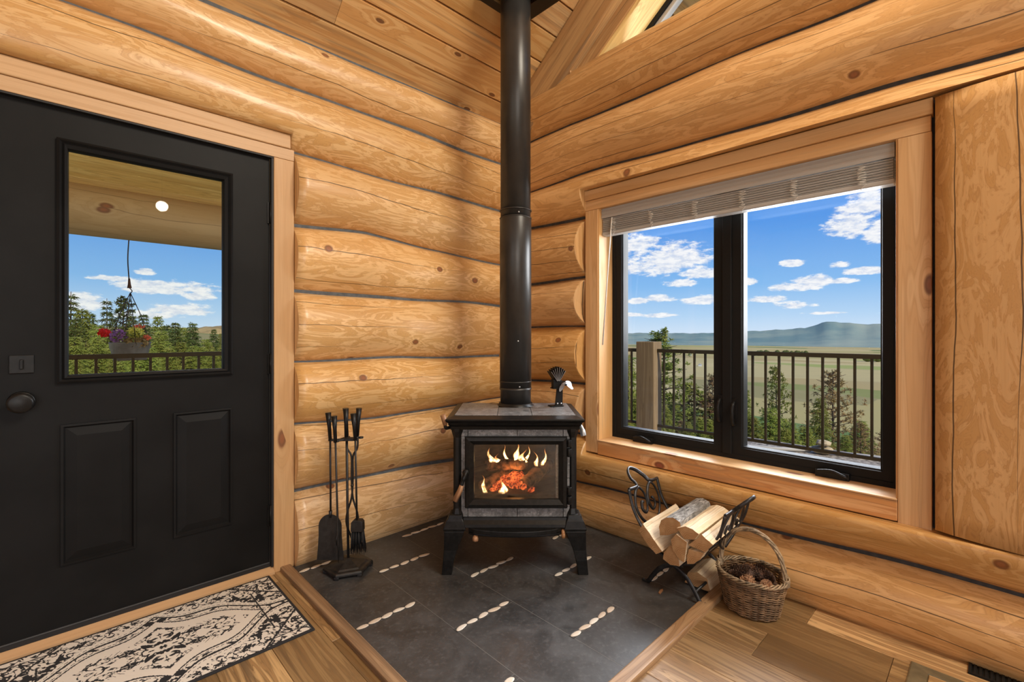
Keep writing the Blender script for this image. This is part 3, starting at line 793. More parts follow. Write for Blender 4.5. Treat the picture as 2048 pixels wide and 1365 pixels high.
# ------------------------------------------------------------------ the right-hand window
w1 = structure('window_1')
bx('head_cap', (-.012, -2.285, 1.986), (.12, -.680, 2.046), TRIM, w1, .003)
bx('head_casing', (.0, -2.279, 1.926), (.12, -.683, 1.985), TRIM, w1, .003)
bx('side_casing', (.0, -.776, .448), (.12, -.684, 1.925), TRIM, w1, .003)
bx('side_casing', (.0, -2.281, .436), (.12, -2.182, 1.925), TRIM, w1, .003)
bx('apron', (-.002, -2.181, .443), (.12, -.777, .522), CEDAR, w1, .003)
bx('sill', (-.004, -2.181, .523), (.16, -.777, .530), TRIM, w1, .002)
bx('jamb', (.006, -.783, .530), (.16, -.770, 1.93), TRIM, w1, .001)
bx('jamb', (.006, -2.19, .530), (.16, -2.176, 1.93), TRIM, w1, .001)
bx('jamb', (.006, -2.18, 1.93), (.16, -.776, 1.95), TRIM, w1, .001)
fr_ = lambda a, b_, d: (d, a, b_)
def frame_rings(name, y0, y1, z0, z1, w, x0, x1, mat, parent):
    m = MB()
    m.rectrings([(y0, y1, z0, z1, x1), (y0, y1, z0, z1, x0), (y0+w-.008, y1-w+.008, z0+w-.008, z1-w+.008, x0), (y0+w-.004, y1-w+.004, z0+w-.004, z1-w+.004, x0+.010), (y0+w, y1-w, z0+w, z1-w, x0+.012), (y0+w, y1-w, z0+w, z1-w, x1)], fr_)
    return m.build(name, mat, parent)
frame_rings('frame', -2.176, -.783, .530, 1.95, .03, .145, .24, FRAMEB, w1)
bx('mullion', (.140, -1.505, .55), (.23, -1.458, 1.94), FRAMEB, w1, .004)
for (y0, y1, yg0, yg1, hy) in ((-1.458, -.800, 0, 0, (-.945, -1.068)), (-2.160, -1.505, 0, 0, (-1.880, -2.006))):
    s_ = frame_rings('sash', y0, y1, .545, 1.94, .052, .150, .215, FRAMEB, w1)
    bx('pane', (.185, y0+.05, .595), (.189, y1-.05, 1.89), GLASS, s_)
    m = MB(); a, b_ = hy
    m.box((.118, b_, .530), (.150, a, .560)); m.tube(smooth_path([(.112, a-.01, .556), (.104, (a+b_)/2, .566), (.108, b_+.02, .552), (.116, b_+.008, .545)]), [.007]*18+[.009], 8)
    m.build('crank_handle', IRON, s_, .003)
for y_, z_ in ((-1.447, .775), (-1.517, .765)):
    m = MB(); m.box((.143, y_-.012, z_-.06), (.150, y_+.012, z_+.075))
    m.tube(smooth_path([(.143, y_, z_+.055), (.122, y_, z_+.035), (.116, y_, z_-.01), (.128, y_, z_-.055), (.14, y_, z_-.06)]), .008, 8)
    m.build('latch', IRON, w1, .002)
# blind, drawn up under the head
bl = thing('window_blind', 'grey white slatted blind drawn up at the top of the window', 'blind', (0, 0, 0))
m = MB()
m.prism([(.028, 1.868), (.026, 1.880), (.030, 1.892), (.026, 1.905), (.030, 1.918), (.028, 1.925), (.085, 1.925), (.085, 1.868)], lambda a, b_, d: (a, d, b_), -2.170, -.785); m.build('headrail', BLINDM, bl)
m = MB(); z = 1.786; k = 0
while z < 1.862:
    o_ = .003*math.sin(k*1.9); m.box((.034+o_, -2.165, z), (.084+o_, -.790, z+.0021)); z += .0033; k += 1
m.build('slat', BLINDM, bl)
bx('bottom_rail', (.030, -2.168, 1.764), (.086, -.787, 1.784), BLINDM, bl, .004)
for y_ in (-.873, -1.118, -1.366, -1.601, -1.821, -2.066):
    pts = []; cr = random.Random(int(-y_*1000))
    for i in range(22):
        pts.append((.024-.006*cr.random(), y_+.017*math.sin(i*2.3+cr.random()*1.5), 1.852-.0037*i+.004*cr.random()))
    pts.append((.024, y_, 1.765)); pts.append((.03, y_+.004, 1.755))
    tb('ladder_cord', smooth_path(pts, 3), .0011, CORDM, bl, 5)
tb('tilt_wand', [(.024, -.862, 1.862), (.020, -.84, 1.60), (.018, -.800, 1.103)], .0042, CORDM, bl, 6)

# ------------------------------------------------------------------ hearth
he = thing('hearth', 'black slate tile hearth with white pebble strips and wooden border in the corner', 'hearth', (0, 0, 0))
bx('tile_field', (-1.505, -1.555, -.02), (.0, .0, .004), TILE, he)
bx('border_strip', (-1.555, -1.61, -.02), (-1.506, .005, .021), BORDER, he, .006)
bx('border_strip', (-1.506, -1.61, -.02), (.0, -1.556, .021), BORDER, he, .006)
XE = [-1.500, -1.222, -.925, -.629, -.333, -.03]
peb = [(c_, y_) for c_ in range(5) for y_ in ((-.085, -.7005, -1.316) if c_ % 2 == 0 else (-.36, -.9755))]
pr = random.Random(8)
def pebble_mesh(seed):
    r = random.Random(seed); m = MB(); n = 14; rings = []
    a, b_ = r.uniform(.0255, .0295), r.uniform(.0100, .0120); ph = r.uniform(-.2, .2)
    for sc_, z in ((1, 0), (1, .0008), (.93, .0018), (.6, .0022), (.02, .0023)):
        ring = []
        for k in range(n):
            t = 2*PI*k/n; w = 1+.07*math.sin(2*t+seed)+.06*math.sin(3*t+seed*2)
            x_, y_ = a*math.cos(t)*w*sc_, b_*math.sin(t)*w*sc_
            ring.append((x_*math.cos(ph)-y_*math.sin(ph), x_*math.sin(ph)+y_*math.cos(ph), z))
        rings.append(ring)
    m.loft(rings, True, False, True); return m.build('pebble', PEB)
PB = [pebble_mesh(i) for i in range(6)]
used = set()
strip_mat = simple('strip_grout', (.055, .053, .05), .8, nscale=80, namt=.3)
for c_, y_ in peb:
    st = bx('pebble_strip', (XE[c_]+.004, y_-.012, .0035), (XE[c_+1]-.004, y_+.012, .0052), strip_mat, he)
    nn = 5; W = XE[c_+1]-XE[c_]-.008
    for k in range(nn):
        i = pr.randrange(6)
        o = PB[i] if i not in used else PB[i].copy()
        if i in used: C.objects.link(o)
        used.add(i); o.parent = st
        o.location = (XE[c_]+.004+W*(k+.5)/nn, y_+pr.uniform(-.002, .002), .0050); o.rotation_euler = (0, 0, pr.choice((0, PI)))
for i in range(6):
    if i not in used: bpy.data.objects.remove(PB[i])

# ------------------------------------------------------------------ wood stove (local: x right, y away, front at -y)
SX, SY = -.5, 0
def diag(lat, d): return (-2.33+.7203*lat+.6937*d, -2.45-.6939*lat+.7201*d)
sx, sy = diag(.0145, 2.49)
stv = thing('wood_stove', 'black cast iron and grey soapstone wood stove with a lit fire behind glass', 'stove', (sx, sy, .004), YAW)
def rect(hx, y0, y1, z): return [(-hx, y0, z), (hx, y0, z), (hx, y1, z), (-hx, y1, z)]
# firebox shell with a real cavity
m = MB()
m.box((-.298, .19, .235), (.298, .215, .71)); m.box((-.298, -.195, .235), (-.262, .19, .71)); m.box((.262, -.195, .235), (.298, .19, .71))
m.box((-.262, -.195, .235), (.262, .19, .345)); m.box((-.262, -.195, .655), (.262, .19, .71))
m.build('firebox', IRON, stv)
m = MB()
m.box((-.255, .165, .346), (.255, .188, .654)); m.box((-.261, -.15, .346), (-.240, .164, .654)); m.box((.240, -.15, .346), (.261, .164, .654)); m.box((-.239, -.15, .346), (.239, .164, .362))
m.build('firebox_lining', FIREBRICK, stv)
# soapstone facings
def stone(lo, hi): return bx('stone_tile', lo, hi, SOAP, stv, .0015)
yf0, yf1 = -.208, -.195
for x0, x1 in ((-.262, -.231), (-.229, .010), (.012, .234), (.236, .268)):
    stone((x0, yf0, .665), (x1, yf1, .709)); stone((x0, yf0, .272), (x1, yf1, .322))
stone((-.262, yf0, .323), (-.205, yf1, .490)); stone((-.262, yf0, .492), (-.205, yf1, .664))
stone((.20, yf0, .323), (.268, yf1, .460)); stone((.20, yf0, .462), (.268, yf1, .664))
for s_ in (-1, 1):
    stone((s_*.299, -.17, .29), (s_*.304, .19, .70))
# corner pillars
for s_ in (-1, 1):
    for y_ in (-.198, .185):
        m = MB(); r_ = []
        for z, w in ((.272, .030), (.285, .029), (.315, .019), (.66, .019), (.69, .028), (.705, .030)):
            r_.append([(s_*.282+w*math.cos(PI/8+k*PI/4)*1.05, y_+w*math.sin(PI/8+k*PI/4), z) for k in range(8)])
        m.loft(r_, True, True, False); m.build('pillar', IRON, stv)
# cornice and top
m = MB()
m.loft([rect(.312, -.222, .222, .700), rect(.314, -.226, .224, .715), rect(.322, -.240, .230, .728), rect(.322, -.243, .232, .735), rect(.330, -.256, .238, .744), rect(.333, -.262, .240, .752), rect(.331, -.260, .239, .757), rect(.300, -.194, .214, .764), rect(.299, -.192, .213, .757)], True, False, False)
m.face([m.addv(rect(.299, -.192, .213, .757))+i for i in range(4)])
m.build('top_frame', IRON, stv)
stone((-.298, -.191, .757), (-.088, .212, .766)); stone((-.086, -.191, .757), (.083, .045, .766)); stone((.085, -.191, .757), (.298, .035, .766)); stone((.085, .037, .757), (.298, .212, .766))
bx('flue_plate', (-.086, .046, .757), (.083, .212, .762), IRON, stv)
m = MB(); m.lathe([(.088, 0), (.102, 0), (.102, .006), (.094, .010), (.094, .02), (.088, .02)], 36, (.006, .135, .761)); m.build('flue_collar', IRON, stv)
# base, ash lip, shoulders and legs
m = MB(); m.loft([rect(.25, -.222, .21, .272), rect(.25, -.224, .21, .262), rect(.252, -.238, .21, .246), rect(.252, -.240, .21, .232)], True, True, False); m.build('base_moulding', IRON, stv)
def lip(name, z0, z1, dy):
    m = MB(); poly = [(-.225, -.20)]+[(-.225+.45*i/16, -.232-dy*math.sin(PI*min(1, max(0, (i/16)*1.0)))**.6) for i in range(17)]+[(.225, -.20)]
    m.prism(poly, lambda a, b_, d: (a, b_, d), z0, z1); m.build(name, IRON, stv, .004)
lip('ash_lip', .208, .231, .055); lip('ash_lip_edge', .196, .207, .040)
for s_ in (-1, 1):
    for fy in (-1, 1):
        yc = -.195 if fy < 0 else .175
        m = MB()
        def lr(x0, x1, hy, z, dy=0): return [(s_*x0, yc-hy+dy, z), (s_*x1, yc-hy+dy, z), (s_*x1, yc+hy+dy, z), (s_*x0, yc+hy+dy, z)]
        m.loft([lr(.258, .318, .038, .290), lr(.254, .324, .042, .272), lr(.248, .332, .046, .262), lr(.240, .343, .050, .232), lr(.238, .346, .051, .226), lr(.240, .344, .049, .216)], True, True, False)
        m.build('leg_shoulder', IRON, stv, .003)
        m = MB(); rr_ = []
        for z, x0, x1, hy in ((.216, .244, .341, .046), (.19, .252, .341, .044), (.16, .266, .342, .040), (.12, .281, .344, .035), (.07, .295, .348, .030), (.03, .303, .352, .027), (0, .306, .355, .026)):
            rr_.append(lr(x0, x1, hy, z, -.018*fy*0+(.012*fy if z < .1 else .006*fy)))
        m.loft(rr_, True, True, False); m.build('leg', IRON, stv, .003)
# door
fs = lambda a, b_, d: (a, d, b_)
m = MB(); m.rectrings([(-.242, .253, .320, .667, -.205), (-.242, .253, .320, .667, -.226), (-.237, .248, .325, .662, -.232), (-.222, .233, .340, .648, -.236), (-.200, .213, .362, .628, -.222), (-.197, .210, .365, .625, -.205)], fs)
dr = m.build('door', IRON, stv)
bx('door_glass', (-.206, -.214, .352), (.219, -.211, .638), FGLASS, dr)
for z0, z1 in ((.617, .652), (.570, .609), (.385, .423), (.340, .378)):
    m = MB(); m.tube([(.263, -.226, z0), (.263, -.226, z1)], .0115, 10); m.box((.250, -.224, z0), (.268, -.206, z1)); m.build('door_hinge', IRON, dr, .002)
m = MB(); m.lathe([(.001, 0), (.016, 0), (.017, .012), (.010, .018), (.001, .018)], 20, mat=Matrix.Translation((-.236, -.236, .498)) @ Matrix.Rotation(PI/2, 4, 'X'))
m.tube(smooth_path([(-.236, -.248, .498), (-.242, -.258, .482), (-.252, -.262, .455), (-.256, -.264, .440)]), [.011]*10+[.009]*9, 10)
hd = m.build('door_handle', IRON, dr)
m = MB(); m.tube([(-.254, -.264, .444), (-.262, -.266, .420), (-.286, -.272, .372)], [.0105, .0125, .0135], 12); g_ = m.build('grip', HANDW, hd); g_['label'] = 'wooden grip'
# control rods
m = MB(); m.tube(smooth_path([(-.285, -.12, .706), (-.322, -.20, .706), (-.334, -.235, .712), (-.336, -.24, .73)]), .0085, 8); ch_ = m.build('bypass_lever', IRON, stv)
m = MB(); m.tube([(-.336, -.24, .726), (-.340, -.241, .748), (-.348, -.243, .776)], [.010, .0125, .0125], 10); g_ = m.build('grip', HANDW, ch_); g_['label'] = 'wooden grip'
m = MB(); m.tube(smooth_path([(.31, -.10, .712), (.325, -.14, .705), (.335, -.17, .685), (.340, -.18, .660)]), [.011]*12+[.013]*7, 10); m.build('side_lever', NICKEL, stv)
for x_, z_, r_ in ((-.190, .186, .014), (.232, .200, .009)):
    m = MB(); m.tube([(x_, -.20, .215), (x_, -.235, z_+.012), (x_, -.242, z_)], [.006, .009, r_], 10); m.lathe([(.001, -.012), (r_, -.010), (r_*1.08, 0), (r_*.9, .010), (.001, .012)], 14, (x_, -.245, z_-.004)); g_ = m.build('air_control_knob', HANDW, stv)
# ------------------------------------------------------------------ the fire
def local(o): o.parent = None
SM = Matrix.Translation((sx, sy, .004)) @ Matrix.Rotation(YAW, 4, 'Z')
def burning_log(p0, p1, r, label):
    m = MB(); a, b_ = Vector(p0), Vector(p1); pts = [a.lerp(b_, i/10) for i in range(11)]
    m.tube([SM @ p for p in pts], [r*(1+.10*math.sin(i*1.7)) for i in range(11)], 12)
    return tag(m.build('burning_log', CHARRED), label, 'firewood')
burning_log((-.150, .0, .466), (.060, -.05, .488), .030, 'charred log lying across the top of the fire in the stove')
burning_log((.045, -.12, .395), (.185, .08, .455), .036, 'brown log leaning at the right of the stove fire')
burning_log((-.165, -.10, .385), (-.045, .06, .41), .030, 'dark log at the lower left of the stove fire')
m = MB()
for i in range(190):
    r_ = random.Random(i); x_, y_ = r_.uniform(-.12, .09), r_.uniform(-.140, .06)
    rr = r_.uniform(.006, .014); q_ = max(0, 1-abs(x_+.01)/.13)
    c_ = SM @ Vector((x_, y_, .364+rr*.5+.060*q_*r_.random()**.5)); ex = Matrix.Translation(c_) @ Matrix.Rotation(r_.uniform(0, 3), 4, 'Z') @ Matrix.Rotation(r_.uniform(0, 3), 4, 'X') @ Matrix.Diagonal((1.7, 1, .8, 1))
    m.lathe([(.001, -rr), (rr*.9, -rr*.6), (rr*1.05, 0), (rr*.8, rr*.6), (.001, rr)], 5, mat=ex, smooth=False)
eo = tag(m.build('ember_bed', EMBER), 'glowing orange bed of embers under the burning logs', 'embers'); eo['kind'] = 'stuff'
def flame(x, y, z, h, w, lean, seed, label):
    m = MB(); r = random.Random(seed); n = 12; K = 16; base = m.addv([]); rings = []
    for i in range(K+1):
        t = i/K; ww = w*((1-t)**1.15)*(.45+.55*math.sin(PI*min(1, t*1.5+.18)))*(1+.18*math.sin(t*13+seed))+.0006
        cx = x+lean*t**1.5+.011*math.sin(t*7+seed)*(.2+t); cy = y+.006*math.sin(t*5+seed*2)
        rings.append([SM @ Vector((cx+ww*math.cos(2*PI*k/n)*(1+.25*math.sin(3*2*PI*k/n+t*9+seed)), cy+ww*.55*math.sin(2*PI*k/n), z+h*t)) for k in range(n)])
    bs = [m.addv(q) for q in rings]
    for i in range(K):
        for k in range(n):
            j = (k+1) % n; m.face((bs[i]+k, bs[i]+j, bs[i+1]+j, bs[i+1]+k), [(k/n, i/K), ((k+1)/n, i/K), ((k+1)/n, (i+1)/K), (k/n, (i+1)/K)], True)
    return tag(m.build('flame', FLAME), label, 'flame')
flame(-.120, -.03, .488, 0.088, .022, -.026, 1, 'yellow flame at the left end of the upper burning log')
flame(-.088, -.03, .486, 0.053, .022, -.008, 7, 'short yellow flame beside the left flame on the upper log')
flame(-.040, -.02, .492, 0.097, .012, -.030, 2, 'thin orange flame rising from the middle of the upper log')
flame(.016, -.05, .494, 0.123, .022, -.010, 3, 'tallest white hot flame on the upper burning log')
flame(.038, -.05, .494, 0.075, .028, .014, 8, 'broad yellow flame right of the tallest flame')
flame(.060, -.03, .494, 0.097, .010, .030, 11, 'thin orange flame licking right of the broad yellow flame')
flame(.118, -.02, .462, 0.097, .013, -.018, 4, 'faint orange flame over the right leaning log')
flame(.150, .0, .465, 0.101, .012, .028, 5, 'curling flame farthest right inside the stove')
flame(-.062, -.135, .362, 0.092, .024, .004, 6, 'bright white flame at the front of the embers')
flame(-.150, -.12, .360, 0.101, .014, -.026, 9, 'slim yellow flame at the lower left of the stove fire')
pl = bpy.data.lights.new('fire_glow', 'POINT'); po = bpy.data.objects.new('fire_glow', pl); C.objects.link(po)
pl.energy = .8; pl.color = (1, .45, .15); pl.shadow_soft_size = .04; po.location = SM @ Vector((0, -.10, .45))

# ------------------------------------------------------------------ stove pipe
px_, py_ = diag(.020, 2.630)
sp = thing('stove_pipe', 'tall black stove pipe rising from the wood stove to the ceiling', 'stove pipe', (px_, py_, .77))
m = MB(); m.lathe([(.086, 0), (.086, .085), (.0895, .088), (.0895, .10)], 48); m.build('lower_adapter', PIPE, sp)
m = MB(); m.lathe([(.0885, .10), (.0885, 1.045), (.0875, 1.05)], 48); m.build('lower_section', PIPE, sp)
m = MB(); m.lathe([(.0845, 1.03), (.0845, 2.9)], 48); m.build('upper_section', PIPE, sp)
for z in (.088, .130, 1.043, 1.085):
    m = MB(); m.lathe([(.0885, 0), (.0905, .002), (.0905, .005), (.0885, .007)], 48, (0, 0, z)); m.build('seam_ring', PIPE, sp)
for a_, z in ((-2.1, .11), (-2.2, .36), (-2.15, 1.064)):
    m = MB(); m.lathe([(.001, .003), (.004, .002), (.005, 0)], 10, mat=Matrix.Translation((.0895*math.cos(a_), .0895*math.sin(a_), z)) @ Matrix.Rotation(a_, 4, 'Z') @ Matrix.Rotation(PI/2, 4, 'Y')); m.build('screw', NICKEL, sp)
cb = thing('chimney_support_box', 'black square ceiling box where the stove pipe meets the ceiling', 'chimney box', (px_, py_, 3.045))
m = MB(); q = .178
m.rectrings([(-q, q, -q, q, .45), (-q, q, -q, q, 0), (-q+.012, q-.012, -q+.012, q-.012, -.002), (-.095, .095, -.095, .095, .012)], lambda a, b_, d: (a, b_, d), True, False); m.build('box', simple('matte_black_steel', (.006, .006, .006), .5), cb)

# ------------------------------------------------------------------ heat powered fan on the stove
fx, fy = diag(.250, 2.575)
# the fan is turned a little towards the window
fan = thing('stove_fan', 'small black heat fan with silver blades on the stove top', 'fan', (fx, fy, .7705), YAW+.33)
m = MB(); m.box((-.045, -.022, 0), (.030, .030, .006)); m.build('base', FRAMEB, fan, .002)
m = MB(); m.prism([(-.022, 0), (.022, 0), (.024, .10), (-.012, .10)], lambda a, b_, d: (a, d, b_), -.020, -.012)
m.box((.018, -.020, .0), (.022, .015, .10)); m.build('post', FRAMEB, fan, .001)
for x_ in (-.009, .012):
    m = MB(); m.lathe([(.001, .004), (.0045, .003), (.005, 0)], 12, mat=Matrix.Translation((x_, -.020, .018)) @ Matrix.Rotation(PI/2, 4, 'X')); m.build('screw', STEEL, fan)
m = MB(); m.box((-.034, -.026, .098), (.026, .022, .104)); m.build('collar', FRAMEB, fan, .001)
m = MB(); m.prism([(-.030, .104), (.022, .104), (.020, .145), (-.030, .150)], lambda a, b_, d: (a, d, b_), -.016, .016); m.build('motor_block', FRAMEB, fan, .002)
m = MB()
for k in range(8):
    a_ = math.radians(-34+k*9.5); c0 = (-.004, .13)
    d_ = (math.sin(a_), math.cos(a_)); nrm = (d_[1], -d_[0])
    t = .0014; L0, L1 = .01, .088-.012*abs(k-4)/4
    poly = [(c0[0]+d_[0]*L+nrm[0]*s_, c0[1]+d_[1]*L+nrm[1]*s_) for L, s_ in ((L0, -t), (L0, t), (L1, t), (L1, -t))]
    m.prism(poly, lambda a, b_, d: (a, d, b_), -.024, .036)
m.build('fins', FRAMEB, fan)
m = MB()
for k in range(8):
    a_ = math.radians(-34+k*9.5); c0 = (-.004, .13); d_ = (math.sin(a_), math.cos(a_)); nrm = (d_[1], -d_[0]); t = .0008; L0, L1 = .012, .087-.012*abs(k-4)/4
    poly = [(c0[0]+d_[0]*L+nrm[0]*s_, c0[1]+d_[1]*L+nrm[1]*s_) for L, s_ in ((L0, -t), (L0, t), (L1, t), (L1, -t))]
    m.prism(poly, lambda a, b_, d: (a, d, b_), -.0255, -.0242)
m.build('fin_edges', NICKEL, fan)
def blade(sgn):
    m = MB(); nu, nv = 10, 6; idx = {}
    hub = Vector((.030, -.040, .122)); ax = Vector((.62, -.78, .05)).normalized(); up = Vector((0, 0, 1)); sd = ax.cross(up).normalized(); up = sd.cross(ax)
    P = []
    for i in range(nu+1):
        t = i/nu; r = .008+.068*t; wdt = .026*math.sin(PI*min(1, .18+t*.62))**.7*(1 if t < .96 else .8)
        for j in range(nv+1):
            s_ = -1+2*j/nv; tw = .55-.25*t
            off = s_*wdt
            P.append(hub+sd*(sgn*r)+up*(off*math.cos(tw)-.012*t)+ax*(off*math.sin(tw)*sgn+.012*(s_*s_)*.3))
    n1 = nv+1
    for dz in (0, .0008):
        b = m.addv([p+ax*dz for p in P])
        for i in range(nu):
            for j in range(nv): m.face((b+i*n1+j, b+i*n1+j+1, b+(i+1)*n1+j+1, b+(i+1)*n1+j), None, True)
    o = m.build('blade', STEEL, fan); return o
blade(1); blade(-1)
m = MB(); m.tube([(.014, -.018, .1215), (.034, -.046, .122)], [.004, .006], 12); m.build('hub', IRON, fan)

# ------------------------------------------------------------------ fireplace tools
tx, ty = diag(-.811, 2.317)
def tw(x, y, z): # tool frame to world
    X, Y = diag(-.811+x, 2.317+y); return (X, Y, z)
ts = thing('fireplace_tool_stand', 'black iron tool stand on a six sided base beside the door', 'tool stand', (tx, ty, .004), YAW)
def hexa(r, z, ry=None): return [(r*math.cos(PI/6*0+k*PI/3+.35), (ry or r)*math.sin(k*PI/3+.35), z) for k in range(6)]
m = MB(); m.loft([hexa(.118, .012), hexa(.118, .022), hexa(.112, .028), hexa(.096, .030), hexa(.088, .036), hexa(.03, .050), hexa(.012, .058)], True, True, False); m.build('base', IRON2, ts, .002)
for k in range(6):
    c_, s_ = math.cos(k*PI/3+.35), math.sin(k*PI/3+.35); bx('foot', (.104*c_-.012, .104*s_-.012, 0), (.104*c_+.012, .104*s_+.012, .014), IRON2, ts, .003)
m = MB(); m.tube([(.0, .0, .05), (-.004, 0, .30), (-.008, 0, .655)], .0062, 10); m.build('pole', IRON2, ts)
m = MB(); m.tube([(-.010, 0, .655), (-.011, 0, .72), (-.012, 0, .795)], [.0095, .010, .0145], 8); m.build('pole_handle', IRON, ts)
m = MB(); m.prism([(-.035, -.02), (.03, -.02), (.035, .02), (-.03, .02)], lambda a, b_, d: (a, b_, d), .638, .650)
for x_, y_ in ((-.077, -.02), (-.043, -.045), (.042, -.015), (.050, .035), (-.018, .04)):
    m.tube([(0, 0, .644), (x_, y_, .644)], .005, 6); m.lathe([(.001, -.004), (.014, -.004), (.014, .004), (.001, .004)], 10, (x_, y_, .644))
m.build('hook_bracket', IRON2, ts, .001)
def tool(name, label, x, y):
    return thing(name, label, 'fireplace tool', tw(x, y, .004), YAW, 'tools hanging on the stand')
def handle(t, z0=.650, z1=.775, lean=-.004, x=0, y=0):
    m = MB(); m.tube([(x, y, z0), (x+lean*.5, y, (z0+z1)/2), (x+lean, y, z1)], [.0085, .0095, .0150], 8); m.build('handle', IRON, t)
t = tool('fire_shovel', 'black ash shovel with a round-topped pan hanging on the tool stand', -.078, -.03)
handle(t, .648, .780, -.010); m = MB(); m.tube([(0, 0, .655), (.002, 0, .29)], .0050, 8); m.build('rod', IRON2, t)
m = MB(); nu = 18; out = []
for i in range(nu+1):
    a_ = PI*i/nu; out.append((.056*math.cos(a_), .225+.058*math.sin(a_)))
poly = [(.066, .058)]+[(.060, .12), (.056, .18)]+out+[(-.056, .18), (-.060, .12), (-.066, .058)]
m.prism(poly, lambda a, b_, d: (a, d-.02*(b_-.28), b_), -.004, .0); m.build('pan', IRON2, t)
m = MB(); m.tube([(.002, -.002, .30), (.002, -.004, .268)], [.009, .006], 8); m.build('socket', IRON2, t)
t = tool('fire_poker', 'black poker with a chipped pointed tip hanging on the tool stand', -.043, -.055)
handle(t, .640, .768, -.006); m = MB(); m.tube([(0, 0, .645), (.008, 0, .35), (.013, 0, .16), (.015, 0, .055)], [.0050, .0050, .0060, .001], 8)
m.tube([(.012, 0, .20), (.004, 0, .165), (.006, 0, .14)], [.006, .005, .002], 6); m.build('rod', IRON2, t)
t = tool('fire_tongs', 'black scissor fire tongs with two handles hanging behind the stand pole', .004, .045)
for s_ in (-1, 1):
    m = MB(); m.tube(smooth_path([(s_*.028, 0, .655), (s_*.026, 0, .59), (s_*.004, 0, .545), (s_*.0035, 0, .44), (-s_*.003, 0, .34), (-s_*.026, 0, .26), (-s_*.028, 0, .20), (-s_*.004, 0, .135), (0, 0, .08)], 5), .0050, 8); m.build('arm', IRON2, t)
    handle(t, .650, .790, s_*.008, s_*.026)
m = MB(); m.lathe([(.001, -.008), (.007, -.006), (.007, .006), (.001, .008)], 12, mat=Matrix.Translation((0, 0, .40)) @ Matrix.Rotation(PI/2, 4, 'X')); m.build('rivet', IRON2, t)
t = tool('hearth_brush', 'black hearth brush with drooping bristles hanging on the tool stand', .043, -.025)
handle(t, .645, .775, -.010); m = MB(); m.tube([(0, 0, .65), (.008, 0, .24)], .0050, 8); m.build('rod', IRON2, t)
m = MB(); m.loft([[(.012+a*w_, b_*.018, z) for a, b_ in ((-1, -1), (1, -1), (1, 1), (-1, 1))] for z, w_ in ((.255, .018), (.245, .028), (.205, .030), (.20, .028))], True, True, False); m.build('ferrule', IRON2, t, .002)
m = MB(); br = random.Random(2)
for i in range(90):
    a, b_ = br.uniform(-.027, .027), br.uniform(-.016, .016)
    m.tube([(.012+a, b_, .203), (.014+a*1.15, b_*1.3, .15), (.018+a*1.3+br.uniform(-.005, .005), b_*1.4, .085+br.uniform(0, .03))], [.0018, .0016, .0006], 4)
bo = m.build('bristles', simple('black_bristle', (.008, .008, .010), .5), t); bo['kind'] = 'stuff'

# ------------------------------------------------------------------ firewood rack
rk = thing('firewood_rack', 'black steel log holder with scrolled ends holding split wood', 'log rack', (0, 0, .004))
XF, XBk = -.352, -.082
cr_ = [(-1.212, .412), (-1.238, .325), (-1.284, .252), (-1.36, .172), (-1.45, .142), (-1.54, .172), (-1.602, .252), (-1.646, .330), (-1.668, .410)]
def flatbar(m, pts, r=.0095, fl=.6): m.tube(pts, r, 8, flat=fl)
for x_ in (XF, XBk):
    m = MB(); flatbar(m, smooth_path([(x_, a, b_) for a, b_ in cr_], 6)); m.build('cradle_rail', RACKM, rk)
for ye, s_, in ((-1.212, 1), (-1.668, -1)):
    m = MB(); zt = .410; D = XBk-XF; f_ = lambda u, dz: (XF+D*u, ye+s_*.85*max(0, dz), zt+dz*.80)
    flatbar(m, smooth_path([f_(0, 0), f_(.26, -.002), f_(.30, .016), f_(.265, .040), f_(.32, .070), f_(.44, .084), f_(.58, .066), f_(.68, .030), f_(.74, .002), f_(1, -.002)], 5), .0095, .7); m.build('end_top_bar', RACKM, rk)
    for u0, dirn in ((.04, 1), (.96, -1)):
        m = MB()
        P = []
        def g(u, z): # drop follows the lean of the end
            yy = ye-s_*(.0+.30*(-z)); return (XF+D*(u0+dirn*u), yy, zt+z)
        P = [g(.42, -.19), g(.18, -.15), g(.06, -.09), g(.12, -.03), g(.26, -.005), g(.40, -.04), g(.43, -.09), g(.34, -.125), g(.24, -.105), g(.26, -.075), g(.31, -.075)]
        flatbar(m, smooth_path(P, 5), .0075, .7); m.build('scroll', RACKM, rk)
for z_, y_ in ((.172, -1.36), (.142, -1.45), (.172, -1.54), (.252, -1.284), (.252, -1.602)):
    tb('cross_bar', [(XF, y_, z_), (XBk, y_, z_)], .0055, RACKM, rk, 8)
for x_ in (XF, XBk):
    for s_ in (-1, 1):
        m = MB(); flatbar(m, smooth_path([(x_, -1.44-s_*.045, .142), (x_, -1.44-s_*.0, .128), (x_, -1.44+s_*.06, .095), (x_, -1.44+s_*.10, .045), (x_, -1.44+s_*.125, .008), (x_, -1.44+s_*.145, .006), (x_, -1.44+s_*.152, .012)], 5), .0105, .6); m.build('leg', RACKM, rk)
for s_ in (-1, 1): tb('foot_bar', [(XF, -1.44+s_*.10, .045), (XBk, -1.44+s_*.10, .045)], .006, RACKM, rk, 8)
